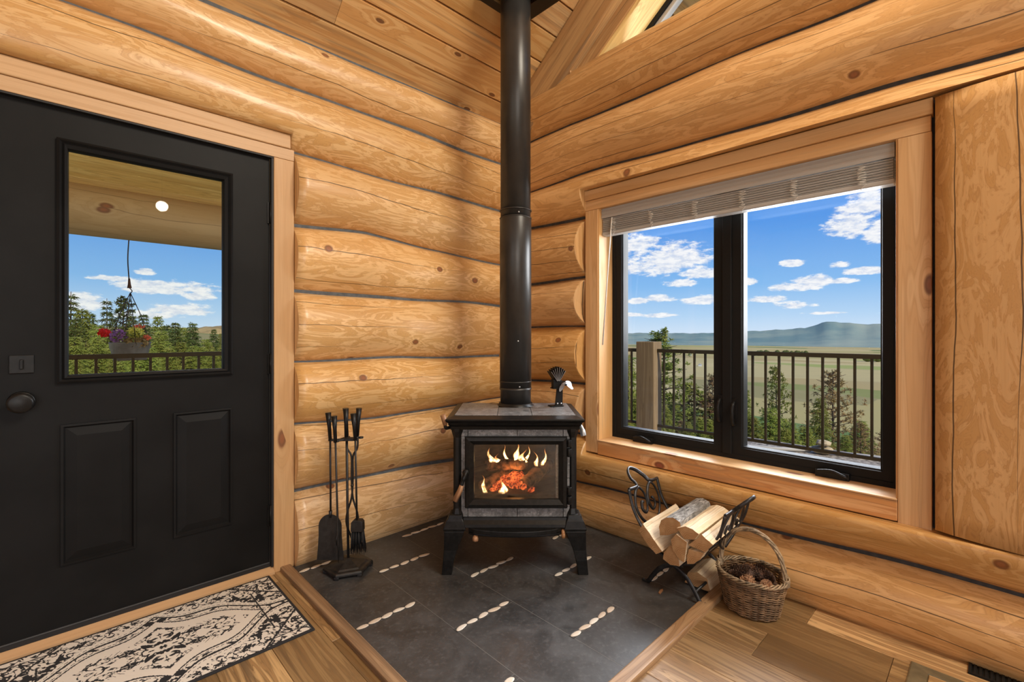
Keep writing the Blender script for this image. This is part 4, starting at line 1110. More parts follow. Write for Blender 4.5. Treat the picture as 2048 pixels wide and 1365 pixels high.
# split logs; front ends at x = -.40, outlines in (y, z)
def split_log(poly, x0, x1, label, bark=None, dy=0.0, dz=0.0, skew=0.0):
    t = thing('firewood_log', label, 'firewood', (0, 0, 0), 0, 'split logs in the rack')
    # resample outline
    Q = []; n = len(poly)
    for i in range(n):
        a, b_ = Vector(poly[i]), Vector(poly[(i+1) % n])
        k = max(1, int((b_-a).length/.014))
        Q += [a.lerp(b_, j/k) for j in range(k)]
    m = MB(); rings = []; rr = random.Random(len(label)); K = 8
    jit = [(rr.uniform(-.0016, .0016), rr.uniform(-.0016, .0016)) for _ in Q]
    for i in range(K+1):
        x = x0+(x1-x0)*i/K
        rings.append([(x, p[0]+skew*(i/K)+jit[k][0]*math.sin(i*1.3+k), p[1]+.012*i/K+jit[k][1]*math.sin(i*1.1+k*2)) for k, p in enumerate(Q)])
    m.loft(rings, True, False, False)
    m.build('split_side', BARK if bark == 'all' else SPLIT, t, loc=(0, 0, 0))
    for r_ in (rings[0], rings[-1]):
        mm = MB(); cx = sum(p[1] for p in r_)/len(r_); cz = sum(p[2] for p in r_)/len(r_)
        s_ = -1 if r_ is rings[0] else 1
        b = mm.addv([(p[0]+s_*.0004, p[1]-cx, p[2]-cz) for p in r_]+[(r_[0][0]+s_*.001, 0, 0)]); N = len(r_)
        for k in range(N): mm.face((b+k, b+(k+1) % N, b+N))
        eo_ = mm.build('end_face', ENDG, t, loc=(0, cx, cz)); eo_['label'] = 'brown sawn end'
    return t
XL0, XL1 = -.405, -.09
split_log([(-1.298, .258), (-1.320, .296), (-1.415, .200), (-1.385, .178), (-1.345, .205)], XL0, XL1, 'big pale wedge log at the left end of the rack')
tB = split_log([(-1.398, .262), (-1.393, .30), (-1.404, .332), (-1.428, .352), (-1.46, .360), (-1.492, .350), (-1.500, .322), (-1.475, .300), (-1.44, .278)], XL0+.012, XL1, 'half round log with grey bark on top of the stack', bark='all')
split_log([(-1.484, .326), (-1.525, .346), (-1.556, .343), (-1.583, .330), (-1.565, .300), (-1.52, .290)], XL0-.004, XL1, 'pale split log with clean white top at the top of the stack')
split_log([(-1.536, .268), (-1.594, .330), (-1.640, .302), (-1.606, .262)], XL0, XL1, 'cream split log leaning on the right end of the rack')
split_log([(-1.416, .165), (-1.420, .195), (-1.452, .238), (-1.466, .215), (-1.490, .190), (-1.492, .160), (-1.45, .152)], XL0+.006, XL1, 'dark edged log at the bottom left of the stack')
split_log([(-1.460, .270), (-1.484, .300), (-1.532, .280), (-1.520, .190), (-1.497, .196), (-1.468, .225)], XL0-.006, XL1, 'brown square split log in the middle of the stack')
split_log([(-1.530, .222), (-1.538, .250), (-1.604, .256), (-1.585, .222), (-1.560, .196), (-1.53, .185)], XL0, XL1, 'small log at the bottom right of the stack')
split_log([(-1.44, .012), (-1.455, .062), (-1.50, .082), (-1.545, .066), (-1.56, .012)], -.24, -.085, 'half log lying on the hearth beneath the rack')

# ------------------------------------------------------------------ wicker basket and its pine cones
bkx, bky = -.218, -1.725
bk = thing('wicker_basket', 'brown wicker basket with a hoop handle full of pine cones', 'basket', (bkx, bky, .0))
def brad(z): # x and y radii
    t = z/.155; return (.088+.030*t, .102+.032*t)
nst = 26
m = MB(); nl = 30
for l in range(nl):
    z = .008+.145*l/(nl-1); rx, ry = brad(z); pts = []
    for k in range(nst*5):
        a_ = 2*PI*k/(nst*5); w = .0032*math.sin(a_*nst/2+PI*l); pts.append(((rx+w)*math.cos(a_), (ry+w)*math.sin(a_), z+.0009*math.sin(a_*7+l*2)))
    m.tube(pts, .0030, 6, closed=True)
m.build('woven_side', WICK, bk)
m = MB()
for k in range(nst):
    a_ = 2*PI*k/nst+.06; pts = []
    for i in range(6):
        z = .004+.152*i/5; rx, ry = brad(z); pts.append((rx*math.cos(a_), ry*math.sin(a_), z))
    m.tube(pts, .0028, 5)
m.build('stake', WICK, bk)
m = MB(); m.lathe([(.001, .004), (1, .004), (1, .010), (.001, .010)], 32, mat=Matrix.Diagonal((.086, .100, 1, 1))); m.build('bottom', WICK, bk)
m = MB()
for s_ in range(4):
    pts = []
    for k in range(120):
        a_ = 2*PI*k/120; b_ = a_*9+s_*PI/2; rx, ry = brad(.157); pts.append(((rx+.006*math.cos(b_))*math.cos(a_), (ry+.006*math.cos(b_))*math.sin(a_), .158+.007*math.sin(b_)))
    m.tube(pts, .0035, 5, closed=True)
m.build('rim_braid', WICKL, bk)
m = MB()
for s_ in range(4):
    pts = []
    for k in range(60):
        a_ = PI*k/59; b_ = a_*5+s_*PI/2; c0 = Vector((0, .128*math.cos(a_), .150+.185*math.sin(a_)**.82)); nn_ = Vector((0, math.cos(a_), math.sin(a_)))
        pts.append(c0+nn_*(.0055*math.cos(b_))+Vector((.0075*math.sin(b_), 0, 0)))
    m.tube(pts, .0046, 6)
m.build('hoop_handle', WICKL, bk)
m = MB()
for s_ in (-1, 1):
    for k in range(7): # wrapped willow where the hoop meets the rim
        c0 = Vector((0, s_*.132, .150+.004*k)); m.tube([c0+Vector((.016*math.cos(q*PI/4), .012*math.sin(q*PI/4), .003*math.sin(q))) for q in range(8)], .003, 5, closed=True)
m.build('handle_wrap', WICKL, bk)
def cone_mesh(mat):
    m = MB(); H, R = .062, .024
    m.lathe([(.001, 0), (R*.5, .006), (R*.55, .025), (R*.35, .045), (.001, H)], 8)
    N = 70
    for i in range(N):
        t = (i+.5)/N; a_ = i*2.39996; z = H*(.04+.92*t); r = R*math.sin(PI*(.22+.70*t))**.8
        d_ = Vector((math.cos(a_), math.sin(a_), 0)); sd = Vector((-d_.y, d_.x, 0)); wd = .0062*(1-.5*t)
        base = d_*(r*.35)+Vector((0, 0, z-.004)); tip = d_*r+Vector((0, 0, z+.004))
        b = m.addv([base-sd*wd*.5, base+sd*wd*.5, tip+sd*wd, tip+d_*.003+Vector((0, 0, .001)), tip-sd*wd, tip-Vector((0, 0, .005))])
        m.face((b, b+1, b+2, b+3, b+4)); m.face((b, b+4, b+3, b+5)); m.face((b+1, b+5, b+3, b+2)); m.face((b, b+5, b+1))
    return m.build('pine_cone', mat)
protos = [cone_mesh(CONE), cone_mesh(CONET)]; usedc = [0, 0]
cones = [(-.060, .045, .122, 0, 'dark pine cone at the back left inside the wicker basket'), (-.010, .085, .115, 0, 'black pine cone against the left side of the basket'), (.045, .030, .122, 0, 'dark brown pine cone at the back of the basket'),
         (.060, -.035, .122, 0, 'reddish brown pine cone at the back right of the basket'), (.020, -.085, .112, 0, 'dark pine cone tucked by the right foot of the hoop handle'), (-.045, -.010, .128, 0, 'dark pine cone in the front middle of the basket'),
         (-.075, .020, .112, 1, 'tan pine cone at the front left rim of the basket'), (-.080, -.030, .115, 1, 'small pinkish tan pine cone at the front rim of the basket'), (-.050, -.075, .120, 1, 'pale tan pine cone showing its base at the front right of the basket'),
         (.005, -.005, .132, 0, 'brown pine cone on top in the centre of the basket'), (.010, .045, .128, 1, 'rusty brown pine cone left of the centre of the basket'), (.000, -.050, .130, 0, 'open brown pine cone right of the centre of the basket'),
         (.075, .070, .110, 0, 'blackish pine cone at the rear left wall of the basket'), (-.065, .075, .118, 0, 'glossy dark pine cone under the left handle of the basket')]
cr2 = random.Random(4)
for x_, y_, z_, k, lab in cones:
    o = protos[k] if not usedc[k] else protos[k].copy()
    if usedc[k]: C.objects.link(o)
    usedc[k] = 1; o.location = (bkx+x_*.95, bky+y_*.95, z_+.024); o.scale = (.92, .92, .92); o.rotation_euler = (cr2.uniform(.9, 1.7), cr2.uniform(-.3, .3), math.atan2(y_, x_)-PI/2+cr2.uniform(-.5, .5))
    if 'base' in lab: o.rotation_euler = (1.1, .1, -1.2)
    tag(o, lab, 'pine cone', 'pine cones in the basket')
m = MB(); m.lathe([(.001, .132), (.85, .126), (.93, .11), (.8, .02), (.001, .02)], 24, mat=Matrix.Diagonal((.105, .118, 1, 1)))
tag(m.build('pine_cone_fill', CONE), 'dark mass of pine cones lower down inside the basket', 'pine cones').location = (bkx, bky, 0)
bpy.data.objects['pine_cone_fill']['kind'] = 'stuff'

# ------------------------------------------------------------------ mat and floor fittings
m = MB(); m.box((-.447, -.283, 0), (.447, .283, .007)); mo = tag(m.build('doormat', MATM, None, .002), 'cream and black damask patterned mat in front of the black door', 'mat'); mo.location = (-2.058, -.302, .0005)
fo = thing('floor_outlet_cover', 'olive metal floor box cover with a wooden inset lid', 'floor box', (-.151, -2.237, 0))
m = MB(); m.rectrings([(-.24, 0, -.30, 0, -.005), (-.24, 0, -.30, 0, .004), (-.236, -.004, -.296, -.004, .006), (-.198, -.042, -.252, -.048, .006), (-.196, -.044, -.250, -.050, .002)], lambda a, b_, d: (a, b_, d)); m.build('plate', BRASS, fo)
m = MB(); m.box((-.195, -.249, -.003), (-.045, -.051, .005)); m.build('lid', FLOORW, fo, .003)
fv = thing('floor_register', 'black slotted floor vent along the foot of the right wall', 'vent', (-.085, -2.70, .0))
m = MB(); m.rectrings([(0, .088, 0, .32, .0), (0, .088, 0, .32, .007), (.008, .080, .008, .312, .007), (.010, .078, .010, .310, .0012)], lambda a, b_, d: (a, b_, d), False, True); m.build('frame', FRAMEB, fv)
m = MB()
for k in range(22): m.box((.010, .016+.0135*k, .0012), (.078, .0235+.0135*k, .0055))
m.build('louvre', FRAMEB, fv)

# ------------------------------------------------------------------ porch, railings, planter outside
dk = structure('porch_deck')
m = MB()
for i in range(18): m.box((.32+.1225*i, -5, -.03), (.32+.1225*i+.118, 2.66, .0), axis=1)
for i in range(19): m.box((-5, .24+.1225*i, -.03), (.31, .24+.1225*i+.118, .0), axis=0)
m.build('plank', OUTPOST, dk)
bx('deck_fascia', (2.50, -5, -.30), (2.54, 2.66, -.03), OUTPOST, dk); bx('deck_fascia', (-5, 2.62, -.30), (2.54, 2.66, -.03), OUTPOST, dk)
def railing(label, p0, p1, first, step):
    """p0, p1: ends in plan, top rail at 1.0"""
    t = thing('porch_railing', label, 'railing', (0, 0, 0)); a = Vector((*p0, 0)); b_ = Vector((*p1, 0)); d = (b_-a); L = d.length; d.normalize(); nrm = Vector((-d.y, d.x, 0))
    def bar(name, z0, z1, w):
        m = MB(); m.box((0, -w, z0), (L, w, z1), Matrix.Translation(a) @ Matrix.Rotation(math.atan2(d.y, d.x), 4, 'Z'), axis=0); m.build(name, RAIL, t)
    bar('top_rail', .965, 1.003, .019); bar('bottom_rail', .145, .172, .013)
    proto = None; s = first
    while s < L-.01:
        if proto is None:
            m = MB(); m.box((-.0095, -.0095, .172), (.0095, .0095, .965)); proto = m.build('baluster', RAIL, t); o = proto
        else:
            o = proto.copy(); C.objects.link(o); o.parent = t
        o.location = a+d*s; s += step
    return t
railing('dark metal porch railing beyond the window, right of the timber post', (2.4, .142), (2.4, -4.2), .071, .1135)
railing('short dark metal railing beyond the window, left of the timber post', (2.4, 2.60), (2.4, .364), .083, .1135)
railing('dark metal porch railing seen through the glass of the black door', (-4.2, 2.62), (2.3, 2.62), .078, .1172)
pt_ = tag(bx('railing_post', (2.31, .145, -.30), (2.49, .362, 1.083), OUTPOST, None, .008), 'thick square timber post between the porch railings', 'post')
# porch roof beam and soffit over the left porch
pb = structure('porch_roof')
m = MB(); pts = [(-5, 2.60, 2.16), (2.6, 2.60, 2.16)]
m.tube(pts, .205, 24); m.build('porch_log_beam', PBEAM, pb)
m = MB()
for i in range(15):
    y0 = .25+.18*i; zz = lambda y: 2.93-.235*y
    row = MB.newrow()
    P = [(-5, y0+.002, zz(y0)), (-5, y0+.178, zz(y0+.178)), (-5, y0+.178, zz(y0+.178)+.03), (-5, y0+.002, zz(y0)+.03)]
    m.loft([P, [(2.7, p[1], p[2]) for p in P]], True, True, False)
m.build('soffit_board', DECKW, pb)
hb = thing('hanging_planter', 'galvanised tub of mixed flowers hanging outside the door window', 'planter', (-1.89, 2.90, .935))
m = MB(); sc_ = Matrix.Diagonal((1, .62, 1, 1)); m.lathe([(.001, 0), (.115, 0), (.118, .006), (.138, .10), (.142, .105), (.146, .15), (.150, .155), (.145, .160), (.130, .12), (.001, .12)], 36, mat=sc_); m.build('tub', GALV, hb)
for x_ in (-.135, .135):
    tb('hanger_wire', [(x_, 0, .15), (x_*.5, 0, .42), (0, 0, .60)], .0035, IRON2, hb, 5)
for x_, y_ in ((.03, -.09), (-.04, .09)): tb('hanger_wire', [(x_, y_, .15), (0, 0, .60)], .003, IRON2, hb, 5)
tb('hook', smooth_path([(0, 0, .595), (.012, 0, .615), (.0, 0, .635), (-.008, 0, .645)], 4), .004, IRON2, hb, 5)
def tuft(name, mat, c, r, n, size, seed, flat=1.0, parent=None):
    m = MB(); q = random.Random(seed)
    for i in range(n):
        d_ = Vector((q.gauss(0, 1), q.gauss(0, 1)*.6, q.gauss(0, 1)*flat)); d_.normalize(); p = Vector(c)+Vector((d_.x*r[0], d_.y*r[1], d_.z*r[2]))*q.random()**.4
        a_ = Vector((q.gauss(0, 1), q.gauss(0, 1), q.gauss(0, 1))).normalized(); b2 = a_.orthogonal().normalized(); s_ = size*q.uniform(.6, 1.3)
        k = m.addv([p-a_*s_, p+b2*s_*.6, p+a_*s_, p-b2*s_*.6]); m.face((k, k+1, k+2, k+3))
    return m.build(name, mat, parent)
tuft('greenery', GRASSY, (0, 0, .19), (.155, .09, .075), 500, .016, 1, parent=hb)
tuft('red_blossom', RED, (-.175, -.03, .245), (.042, .03, .035), 160, .014, 2, parent=hb)
tuft('purple_blossom', PURPLE, (-.085, -.04, .215), (.060, .04, .060), 260, .010, 3, parent=hb)
tuft('yellow_blossom', YELL, (.030, -.04, .245), (.065, .04, .050), 240, .012, 4, parent=hb)
tuft('coral_blossom', CORAL, (.105, -.04, .200), (.036, .03, .025), 110, .012, 5, parent=hb)
tuft('trailing_greenery', DRYG, (.035, -.07, .155), (.085, .03, .045), 260, .016, 6, parent=hb)
tuft('coral_blossom', CORAL, (.060, -.02, .300), (.045, .03, .020), 70, .010, 8, parent=hb)
hc = thing('planter_rope', 'dark cord with a tassel end hanging from the porch beam', 'cord', (-1.905, 2.80, 1.98))
tb('cord', smooth_path([(0, 0, .06), (-.008, .03, -.15), (.006, .09, -.34)], 5), .005, IRON2, hc, 6)
m = MB(); m.tube([(.006, .09, -.32), (.008, .097, -.37), (.009, .10, -.405)], [.007, .011, .017], 8); m.build('tassel', simple('brown_leather', (.10, .04, .02), .7), hc)

# ------------------------------------------------------------------ land
def height(x, y):
    r = math.hypot(x, y); az = math.degrees(math.atan2(y, x))
    def valley():
        f = min(1, max(0, (y-.15)/.9)); e = max(0, x-5.25+2.4*f)
        h = -.46-.30*min(e, 25)-.46*max(0, e-25)
        return max(-150.0, h)
    def woods():
        e = max(0, y-3.2)
        if e < 45: return -.6-.12*e
        if e < 700: return -6.0+(e-45)*.0041
        return -3.3+(e-700)*.028 if e < 1500 else 19
    k = min(1, max(0, (az-48)/18)); k = k*k*(3-2*k)
    if x < 2 and y < 3: return -.6
    return valley()*(1-k)+woods()*k if az > -30 else -.5
def land():
    m = MB(); R = [2.6, 4, 5.2, 5.7, 6.5, 8, 10, 13, 17, 22, 30, 40, 55, 75, 100, 140, 200, 280, 360, 450, 700, 1100, 1600, 2400, 3500, 5000, 7000, 9500, 13000, 19000]
    A = list(range(-40, 121, 4)); idx = []
    for r in R:
        P = []
        for a in A:
            x, y = r*math.cos(math.radians(a)), r*math.sin(math.radians(a)); z = height(x, y)
            if r > 8: z += .012*min(r, 400)*math.sin(x*.21+y*.13)*.3
            P.append((x, y, z))
        idx.append(m.addv(P))
    for i in range(len(R)-1):
        for j in range(len(A)-1): m.face((idx[i]+j, idx[i]+j+1, idx[i+1]+j+1, idx[i+1]+j), None, i > 4)
    return m.build('ground', LAND, None, kind='structure', recalc=False)
land()
bx('gravel_yard', (2.6, -6, -.75), (5.30, .30, -.425), GRAVEL, None, kind='structure')
def ridge(name, pts, dist, thick, mat, base=-160):
    """pts (azimuth, crest height)"""
    m = MB(); rings = []; N = 160
    for i in range(N+1):
        az = pts[0][0]+(pts[-1][0]-pts[0][0])*i/N; h = interp(pts, az)
        h += dist*.0011*(math.sin(az*2.7)+.6*math.sin(az*6.1+1)+.4*math.sin(az*13.7))*.5
        c_, s_ = math.cos(math.radians(az)), math.sin(math.radians(az))
        ring = []
        for t, f in ((-1, 0), (-.6, .25), (-.3, .62), (-.12, .90), (0, 1), (.2, .85), (1, 0)):
            r = dist+thick*(t+.03*math.sin(az*3.1+t*4)*(1-abs(t))); ring.append((r*c_, r*s_, base+(h-base)*f))
        rings.append(ring)
    m.loft(rings, False, False, True); return m.build(name, mat, None, kind='structure')
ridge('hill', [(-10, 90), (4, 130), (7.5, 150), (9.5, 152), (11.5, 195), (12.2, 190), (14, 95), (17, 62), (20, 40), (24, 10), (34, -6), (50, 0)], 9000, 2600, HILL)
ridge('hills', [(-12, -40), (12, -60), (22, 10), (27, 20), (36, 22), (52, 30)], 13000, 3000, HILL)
ridge('golden_hill', [(70, 14), (77, 17), (79.5, 13), (82, 3), (86, -6), (100, -8)], 950, 260, GOLDH, base=-30)
ridge('forest_slope', [(70, -6), (77.5, -6.0), (80, -7.5), (84, -6), (100, -5)], 330, 120, FORESTH, base=-30)

# ------------------------------------------------------------------ trees
def conifer_mesh(kind, seed):
    """unit tree: height 1, foliage and trunk meshes"""
    q = random.Random(seed); m = MB()
    def spray(p, d, L, w, droop):
        """a flat needle spray: a leaf shaped pair of blades along d"""
        side = d.cross(Vector((0, 0, 1)));
        if side.length < .01: side = Vector((1, 0, 0))
        side.normalize(); e = p+d*L+Vector((0, 0, -droop*L)); mid = p+d*L*.5
        k = m.addv([p, mid+side*w, e, mid-side*w, mid+Vector((0, 0, w*.7))])
        m.face((k, k+1, k+4)); m.face((k+1, k+2, k+4)); m.face((k+2, k+3, k+4)); m.face((k+3, k, k+4))
    if kind in ('fir', 'spruce'):
        W = 30 if kind == 'fir' else 22; spread = .235 if kind == 'fir' else .14
        for i in range(W):
            t = .03+.96*(i/W); rr = spread*(1-t)**.85+.008
            nb = 10 if kind == 'fir' else 8
            for b_ in range(nb):
                a_ = 2*PI*(b_+q.random()*.8)/nb+i*1.3; L = rr*q.uniform(.7, 1.25)
                d_ = Vector((math.cos(a_), math.sin(a_), q.uniform(-.1, .35))).normalized()
                ns = max(2, int(8*(1-t)+2))
                for s_ in range(ns):
                    f = (s_+.8)/ns; p = Vector((0, 0, t+q.gauss(0, .004)))+d_*(L*f)+Vector((0, 0, -.30*L*f*f))
                    for sg in (-1, -.5, 0, .5, 1):
                        dd = (Matrix.Rotation(sg*q.uniform(.6, 1.2)+q.uniform(-.2, .2), 3, 'Z') @ d_)
                        dd.z += q.uniform(-.5, .4)
                        spray(p, dd, q.uniform(.024, .040), .0046 if kind == 'fir' else .0040, .25)
    else:
        nb = 64
        for b_ in range(nb):
            t = .10+.89*(b_/nb); a_ = b_*2.4+q.uniform(-.5, .5); L = (.26 if kind == 'dry' else .19)*math.sin(PI*(.22+.72*t))**.8*q.uniform(.5, 1.25)*(1 if t < .85 else .7)
            d_ = Vector((math.cos(a_), math.sin(a_), .35)).normalized()
            for s_ in range(6):
                f = .25+.75*(s_+q.random())/6; p = Vector((0, 0, t))+d_*(L*f)+Vector((q.gauss(0, .016), q.gauss(0, .016), q.gauss(0, .012)))
                for _ in range(12):
                    dd = Vector((q.gauss(0, 1), q.gauss(0, 1), q.gauss(.35, .8))).normalized(); spray(p, dd, q.uniform(.016, .032), .0042, .0)
    fo_ = m
    t_ = MB(); t_.tube([(0, 0, -.05), (.004, .002, .4), (0, 0, .98)], [.016, .010, .002], 7)
    if kind in ('pine', 'dry'):
        for b_ in range(64):
            nb = 64
            t = .10+.89*(b_/nb); a_ = b_*2.4; L = (.26 if kind == 'dry' else .19)*math.sin(PI*(.22+.72*t))**.8*.8
            t_.tube([(0, 0, t), (L*.5*math.cos(a_), L*.5*math.sin(a_), t+.15*L), (L*math.cos(a_), L*math.sin(a_), t+.35*L)], [.004, .0025, .001], 4)
    return fo_, t_
TREEMESH = {}
def tree(kind, x, y, ztop, label, group=None, mat=None, var=0, hmin=0.0, wide=1.0):
    z0 = height(x, y)-.15; h = max(ztop-z0, hmin)
    key = (kind, var, (mat or FOL).name)
    t = thing({'fir': 'fir_tree', 'spruce': 'spruce_tree', 'pine': 'pine_tree', 'dry': 'pine_tree'}[kind], label, 'tree', (x, y, ztop-h), rnd.random()*6.28, group)
    if key not in TREEMESH:
        f, k = conifer_mesh(kind, var*7+3)
        a = f.build('foliage', mat, t, recalc=False); b_ = k.build('trunk', TRUNK, t); TREEMESH[key] = (a, b_)
    else:
        for s_ in TREEMESH[key]:
            o = s_.copy(); C.objects.link(o); o.parent = t
    w = wide*h
    t.scale = (w, w, h)
    return t
tree('spruce', .04, 42.47, 3.93, 'tall narrow spruce with drooping tiers against the sky through the door', None, FOLD, 0, wide=.8)
tree('pine', .524, 36.45, 3.51, 'tall full crowned dark pine above the flower planter', None, FOLD, 1, wide=1.0)
tree('spruce', -1.90, 38.77, 4.06, 'dark tree cut off by the left edge of the door glass', None, FOLD, 1, wide=1.0)
tree('spruce', 12.85, 85, 1.4, 'lone small tree on the skyline near the golden hill', None, FOLD, 0, wide=1.2)
GT = 'forest trees beyond the porch railing'
for i, (x, y, z) in enumerate([(-1.531, 31.49, 2.667), (-1.133, 35.27, 2.607), (-1.869, 26.26, 1.98), (-.99, 29.58, 1.76), (1.19, 39.98, 2.69), (2.707, 48.2, 3.05), (4.342, 53.6, 3.10), (4.80, 51.8, 2.2), (4.33, 43.9, 2.27), (5.33, 47.1, 1.96), (4.92, 40.5, 2.21), (11.74, 67.3, 1.94), (16.0, 84, 1.41), (12.19, 72.4, .62), (8.1, 62, 1.5), (9.2, 75, 1.0)]):
    tree('fir', x, y, z, 'dark green conifer standing on the skyline of the forest through the door', 'skyline conifers through the door', FOLD if i % 3 else FOL, i % 3, wide=.9)
for i, (x, y, z) in enumerate([(-1.996, 19.97, 1.17), (-1.604, 23.84, .92), (-1.342, 21.17, 1.09), (-1.381, 24.46, .48), (-.949, 24.3, .69), (-1.105, 16.7, .59), (-1.987, 16.84, .46), (.057, 26.3, .69), (-.33, 18.66, 1.1), (-.108, 18.1, .785), (1.259, 27.35, 1.17), (.789, 20.5, .73), (1.779, 24.64, .88), (1.406, 20.0, .63), (2.04, 21.65, .69), (1.271, 15.6, .64), (2.678, 20.98, .69), (1.278, 25.56, .03), (1.396, 20.66, .26), (2.43, 22.7, .09), (.326, 23.75, .13), (-1.016, 16.6, .39), (-1.06, 26.3, .06),
                               (-2.05, 14.2, -.3), (-1.4, 13.2, -.5), (-.8, 14.0, -.4), (-.2, 13.4, -.6), (.4, 14.3, -.5), (1.0, 13.6, -.7), (1.9, 16.5, -.3), (3.6, 27, .1), (3.2, 30, .6), (4.6, 33, .3), (5.6, 38, .4), (-.5, 30, 1.2), (.6, 31, 1.3), (2.2, 34, 1.5), (1.6, 17.6, -.2), (7.2, 47, .6), (6.2, 43, .9)]):
    tree('fir', x, y, z, 'bright yellow green conifer packed in the forest behind the porch railing', GT, FOL, i % 3, wide=1.05)
RT = [('pine', 11.47, 5.08, 1.27, 'tall thin pine rising behind the timber post', FOLP, 0, 1.5), ('fir', 9.9, 5.2, .62, 'dense green conifer at the left edge of the window view', FOL, 1, .8), ('fir', 14.7, 7.48, -.7, 'low conifer tucked behind the left railing section', FOL, 0, 1.3), ('pine', 12.6, 5.75, .0, 'bushy pine between the timber post and the tall thin pine', FOLP, 1, 1.6), ('pine', 13.2, 4.9, -.55, 'short full pine at the bottom left of the window view', FOLP, 0, 2.2), ('dry', 13.5, 4.3, -.9, 'short rust tinged pine left of the window mullion', FOLR, 2, 2.0), ('dry', 16.7, 5.58, -.46, 'thin reddish dry pine left of the window mullion', FOLR, 0, .8),
      ('pine', 17.5, 3.46, -.06, 'upright green pine in the middle of the right window pane', FOLP, 1, .75), ('fir', 13.5, 3.16, -.55, 'conifer half hidden behind the window mullion', FOLP, 2, .8), ('dry', 16.7, 1.46, -.1, 'wide rust tinged pine on the right of the valley view', FOLR, 1, 1.0), ('fir', 14.0, 1.23, -.66, 'green conifer in front of the rust tinged pine', FOLP, 0, .9),
      ('dry', 12.4, -.03, -1.1, 'small dry pine at the right edge of the window view', FOLR, 2, 1.0), ('dry', 12.9, -.44, -1.32, 'brown dry pine beside the right window frame', FOLR, 0, 1.2), ('dry', 10.1, 3.62, -1.25, 'low reddish pine below the railing left of the mullion', FOLR, 1, 1.3)]
for k, x, y, z, lab, mat, v, wd in RT: tree(k, x, y, z, lab, None, mat, v, wide=wd)
for i, (x, y, z) in enumerate([(11.8, 4.78, -.95), (13.2, 4.79, -1.35), (11.6, 3.57, -1.33), (10.97, 2.09, -1.0), (11.86, 1.93, -.83), (11.13, 1.24, -1.06), (11.98, 1.12, -1.26), (12.15, .26, -1.4), (8.27, 4.0, -.4), (10.5, 2.8, -1.35), (9.6, 1.6, -1.45), (9.8, .9, -1.5), (10.8, .4, -1.5), (9.4, 3.1, -1.3), (10.2, -.2, -1.7), (13, 3.9, -1.5), (14.5, 2.4, -1.5), (15, .4, -1.4), (11, -.6, -1.7), (6.2, 2.5, -.55), (6.8, 3.4, -.35), (5.6, 1.6, -.75), (7.4, 2.2, -.7), (7.6, 1.2, -.95), (8.4, .6, -1.05), (8.8, 2.6, -.8), (9.0, 1.9, -.95), (9.5, -.3, -1.3), (8.2, 3.2, -.5), (7.2, 4.2, -.25), (10.5, 1.2, -1.1), (6.3, .5, -.72), (6.6, -.1, -.78), (7.1, -.7, -.85), (6.9, .9, -.70), (7.6, -.3, -.90), (8.3, -.6, -1.0), (7.9, .3, -.85)]):
    tree('fir', x, y, z, 'small bushy conifer on the slope below the porch railing', 'bushy conifers below the window railing', FOLP if i % 2 else FOL, i % 3, wide=1.5)
# yard pieces
m = MB(); m.tube(smooth_path([(4.50, .25, -.395), (4.62, -.3, -.39), (4.92, -.70, -.395)], 6), .028, 8); tag(m.build('yard_pipe', PVC), 'pale pipe on the gravel left of the stacked stone', 'pipe')
m = MB(); m.tube(smooth_path([(4.97, -.98, -.395), (5.05, -1.4, -.39), (5.15, -2.2, -.395)], 6), .028, 8); tag(m.build('yard_pipe', PVC), 'pale pipe on the gravel right of the stacked stone', 'pipe')
def stone_lump(c, s, seed, label):
    m = MB(); q = random.Random(seed); rings = []; n = 10
    for i in range(7):
        t = -1+2*i/6; r = math.sqrt(max(0, 1-t*t))*.98+.02
        rings.append([(c[0]+s[0]*r*math.cos(2*PI*k/n)*q.uniform(.85, 1.15), c[1]+s[1]*r*math.sin(2*PI*k/n)*q.uniform(.85, 1.15), c[2]+s[2]*t) for k in range(n)])
    m.loft(rings, True, True, False); tag(m.build('yard_stone', ROCK), label, 'stone')
stone_lump((4.93, -.84, -.37), (.10, .13, .06), 1, 'flat tan stone on the gravel between the two pale pipes')
stone_lump((4.90, -.86, -.27), (.07, .09, .045), 2, 'small tan stone stacked on the flat stone in the yard')
# far farm buildings and windbreaks in the valley
def farm(x, y, s, label):
    t = thing('farm_building', label, 'building', (x, y, -150), .4)
    m = MB(); m.box((-s, -s*.6, 0), (s, s*.6, s*.6)); m.build('wall', simple('white_siding', (.7, .7, .68), .8), t)
    m = MB(); m.prism([(-s*.7, s*.6), (s*.7, s*.6), (0, s)], lambda a, b_, d: (d, a, b_), -s*1.05, s*1.05); m.build('roof', simple('grey_roof', (.45, .45, .47), .7), t)
farm(1817, 897, 9, 'nearest white farmhouse down in the valley left of the window mullion'); farm(2136, 957, 12, 'farm building in the valley behind the nearest farmhouse'); farm(3107, 1462, 16, 'far pale farm building near the left railing section')
def windbreak(x0, y0, x1, y1, n, label, seed):
    m = MB(); q = random.Random(seed)
    for i in range(n):
        f = i/(n-1); r = q.uniform(13, 22); m.lathe([(.5, 0), (r*.8, r*.4), (r, r), (r*.6, r*1.7), (.3, r*2.0)], 7, (x0+(x1-x0)*f+q.uniform(-9, 9), y0+(y1-y0)*f+q.uniform(-9, 9), -151))
    o = tag(m.build('windbreak', FOLD), label, 'trees'); o['kind'] = 'stuff'
windbreak(3416, 1164, 3676, 914, 26, 'long dark windbreak of trees across the valley behind the right pane', 1)
windbreak(3121, 493, 3200, 380, 9, 'short dark clump of trees in the valley at the right', 2)
windbreak(1790, 930, 1800, 990, 7, 'dark clump of trees by the nearest farmhouse in the valley', 3)

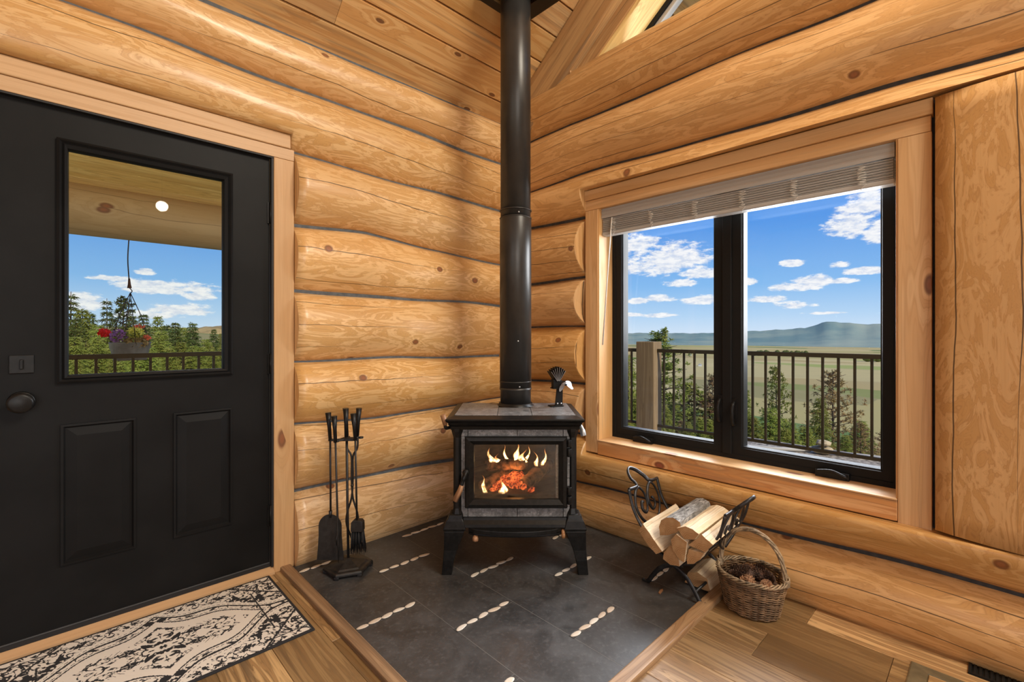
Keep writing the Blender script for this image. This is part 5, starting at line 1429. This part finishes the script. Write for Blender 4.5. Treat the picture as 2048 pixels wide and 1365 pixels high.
# ------------------------------------------------------------------ the rest of the room, behind the camera
wb = structure('wall_back'); wn = structure('wall_near')
backing('wall_panel', [((-5.2, -6.4, 0), (-5.05, -4.6, 2.75)), ((-5.2, -1.6, 0), (-5.05, .2, 2.75)), ((-5.2, -4.6, 0), (-5.05, -1.6, .7)), ((-5.2, -4.6, 2.2), (-5.05, -1.6, 2.75))], WALLX, wb)
m = MB(); m.prism([(.2, 2.7), (-3.2, 5.25), (-6.6, 2.7)], lambda a, b_, d: (d, a, b_), -5.2, -5.05); m.build('gable_panel', WALLX, wb)
backing('wall_panel', [((-5.2, -6.55, 0), (-5.0, -6.4, 2.75)), ((-2.5, -6.55, 0), (.2, -6.4, 2.75)), ((-5.0, -6.55, 0), (-2.5, -6.4, .4)), ((-5.0, -6.55, 2.4), (-2.5, -6.4, 2.75))], WALLX, wn)
# pendant lamp whose globe glints in the door glass
pdl = thing('pendant_lamp', 'white glass globe pendant lamp hanging behind the camera', 'lamp', (-1.554, -3.69, 2.54))
m = MB(); m.lathe([(.003, -.055)]+[(.055*math.cos(a), .055*math.sin(a)) for a in [(-1.4+i*.2) for i in range(15)]]+[(.003, .055)], 20); m.build('globe', mk_emit('lamp_glass', (1, .93, .82), 26), pdl)
tb('stem', [(0, 0, .05), (0, 0, 2.1)], .006, IRON, pdl, 6)
def area(name, loc, to, sx_, sy_, energy, col):
    L = bpy.data.lights.new(name, 'AREA'); L.shape = 'RECTANGLE'; L.size = sx_; L.size_y = sy_; L.energy = energy; L.color = col
    o = bpy.data.objects.new(name, L); C.objects.link(o); o.location = loc; o.rotation_euler = (Vector(to)-Vector(loc)).to_track_quat('-Z', 'Y').to_euler(); return o
area('near_wall_fill', (-3.75, -6.3, 1.5), (-1.4, 0, 1.2), 2.4, 1.9, 70, (1, .96, .90))  # added area lamp, stands in for daylight at the near wall opening
area('back_wall_fill', (-5.0, -3.1, 1.5), (0, -1.6, 1.2), 2.8, 1.5, 12, (1, .95, .88))  # added weak fill, stands in for daylight at the back wall opening
area('room_fill', (-.75, -4.1, 3.9), (-1.6, -.2, .9), 1.3, 1.3, 132, (1, .92, .77))  # added soft fill high under the ridge, no fixture there
area('window_fill', (1.1, -1.48, 1.7), (-1.5, -1.3, .4), 2.2, 1.4, 165, (.92, .96, 1.0))  # unseen area lamp added outside the glass to boost the window's daylight
L = bpy.data.lights.new('porch_fill', 'AREA'); L.shape = 'RECTANGLE'; L.size = .5; L.size_y = .25; L.energy = 20; L.color = (1, .92, .78)  # added fill without a fixture, brightens the porch beam and soffit
o = bpy.data.objects.new('porch_fill', L); C.objects.link(o); o.location = (-2.3, .34, 1.75); o.rotation_euler = Vector((.12, .62, .80)).to_track_quat('-Z', 'Y').to_euler()
m = MB(); m.prism([(0, 0), (.035, .004), (.048, .012), (.03, .016), (.004, .010)], lambda a, b_, d: (-.405+a, -1.405+b_, d), .0045, .009)
tag(m.build('wood_chip', HANDW), 'small brown wood chip lying on the black hearth near the log rack', 'wood chip')
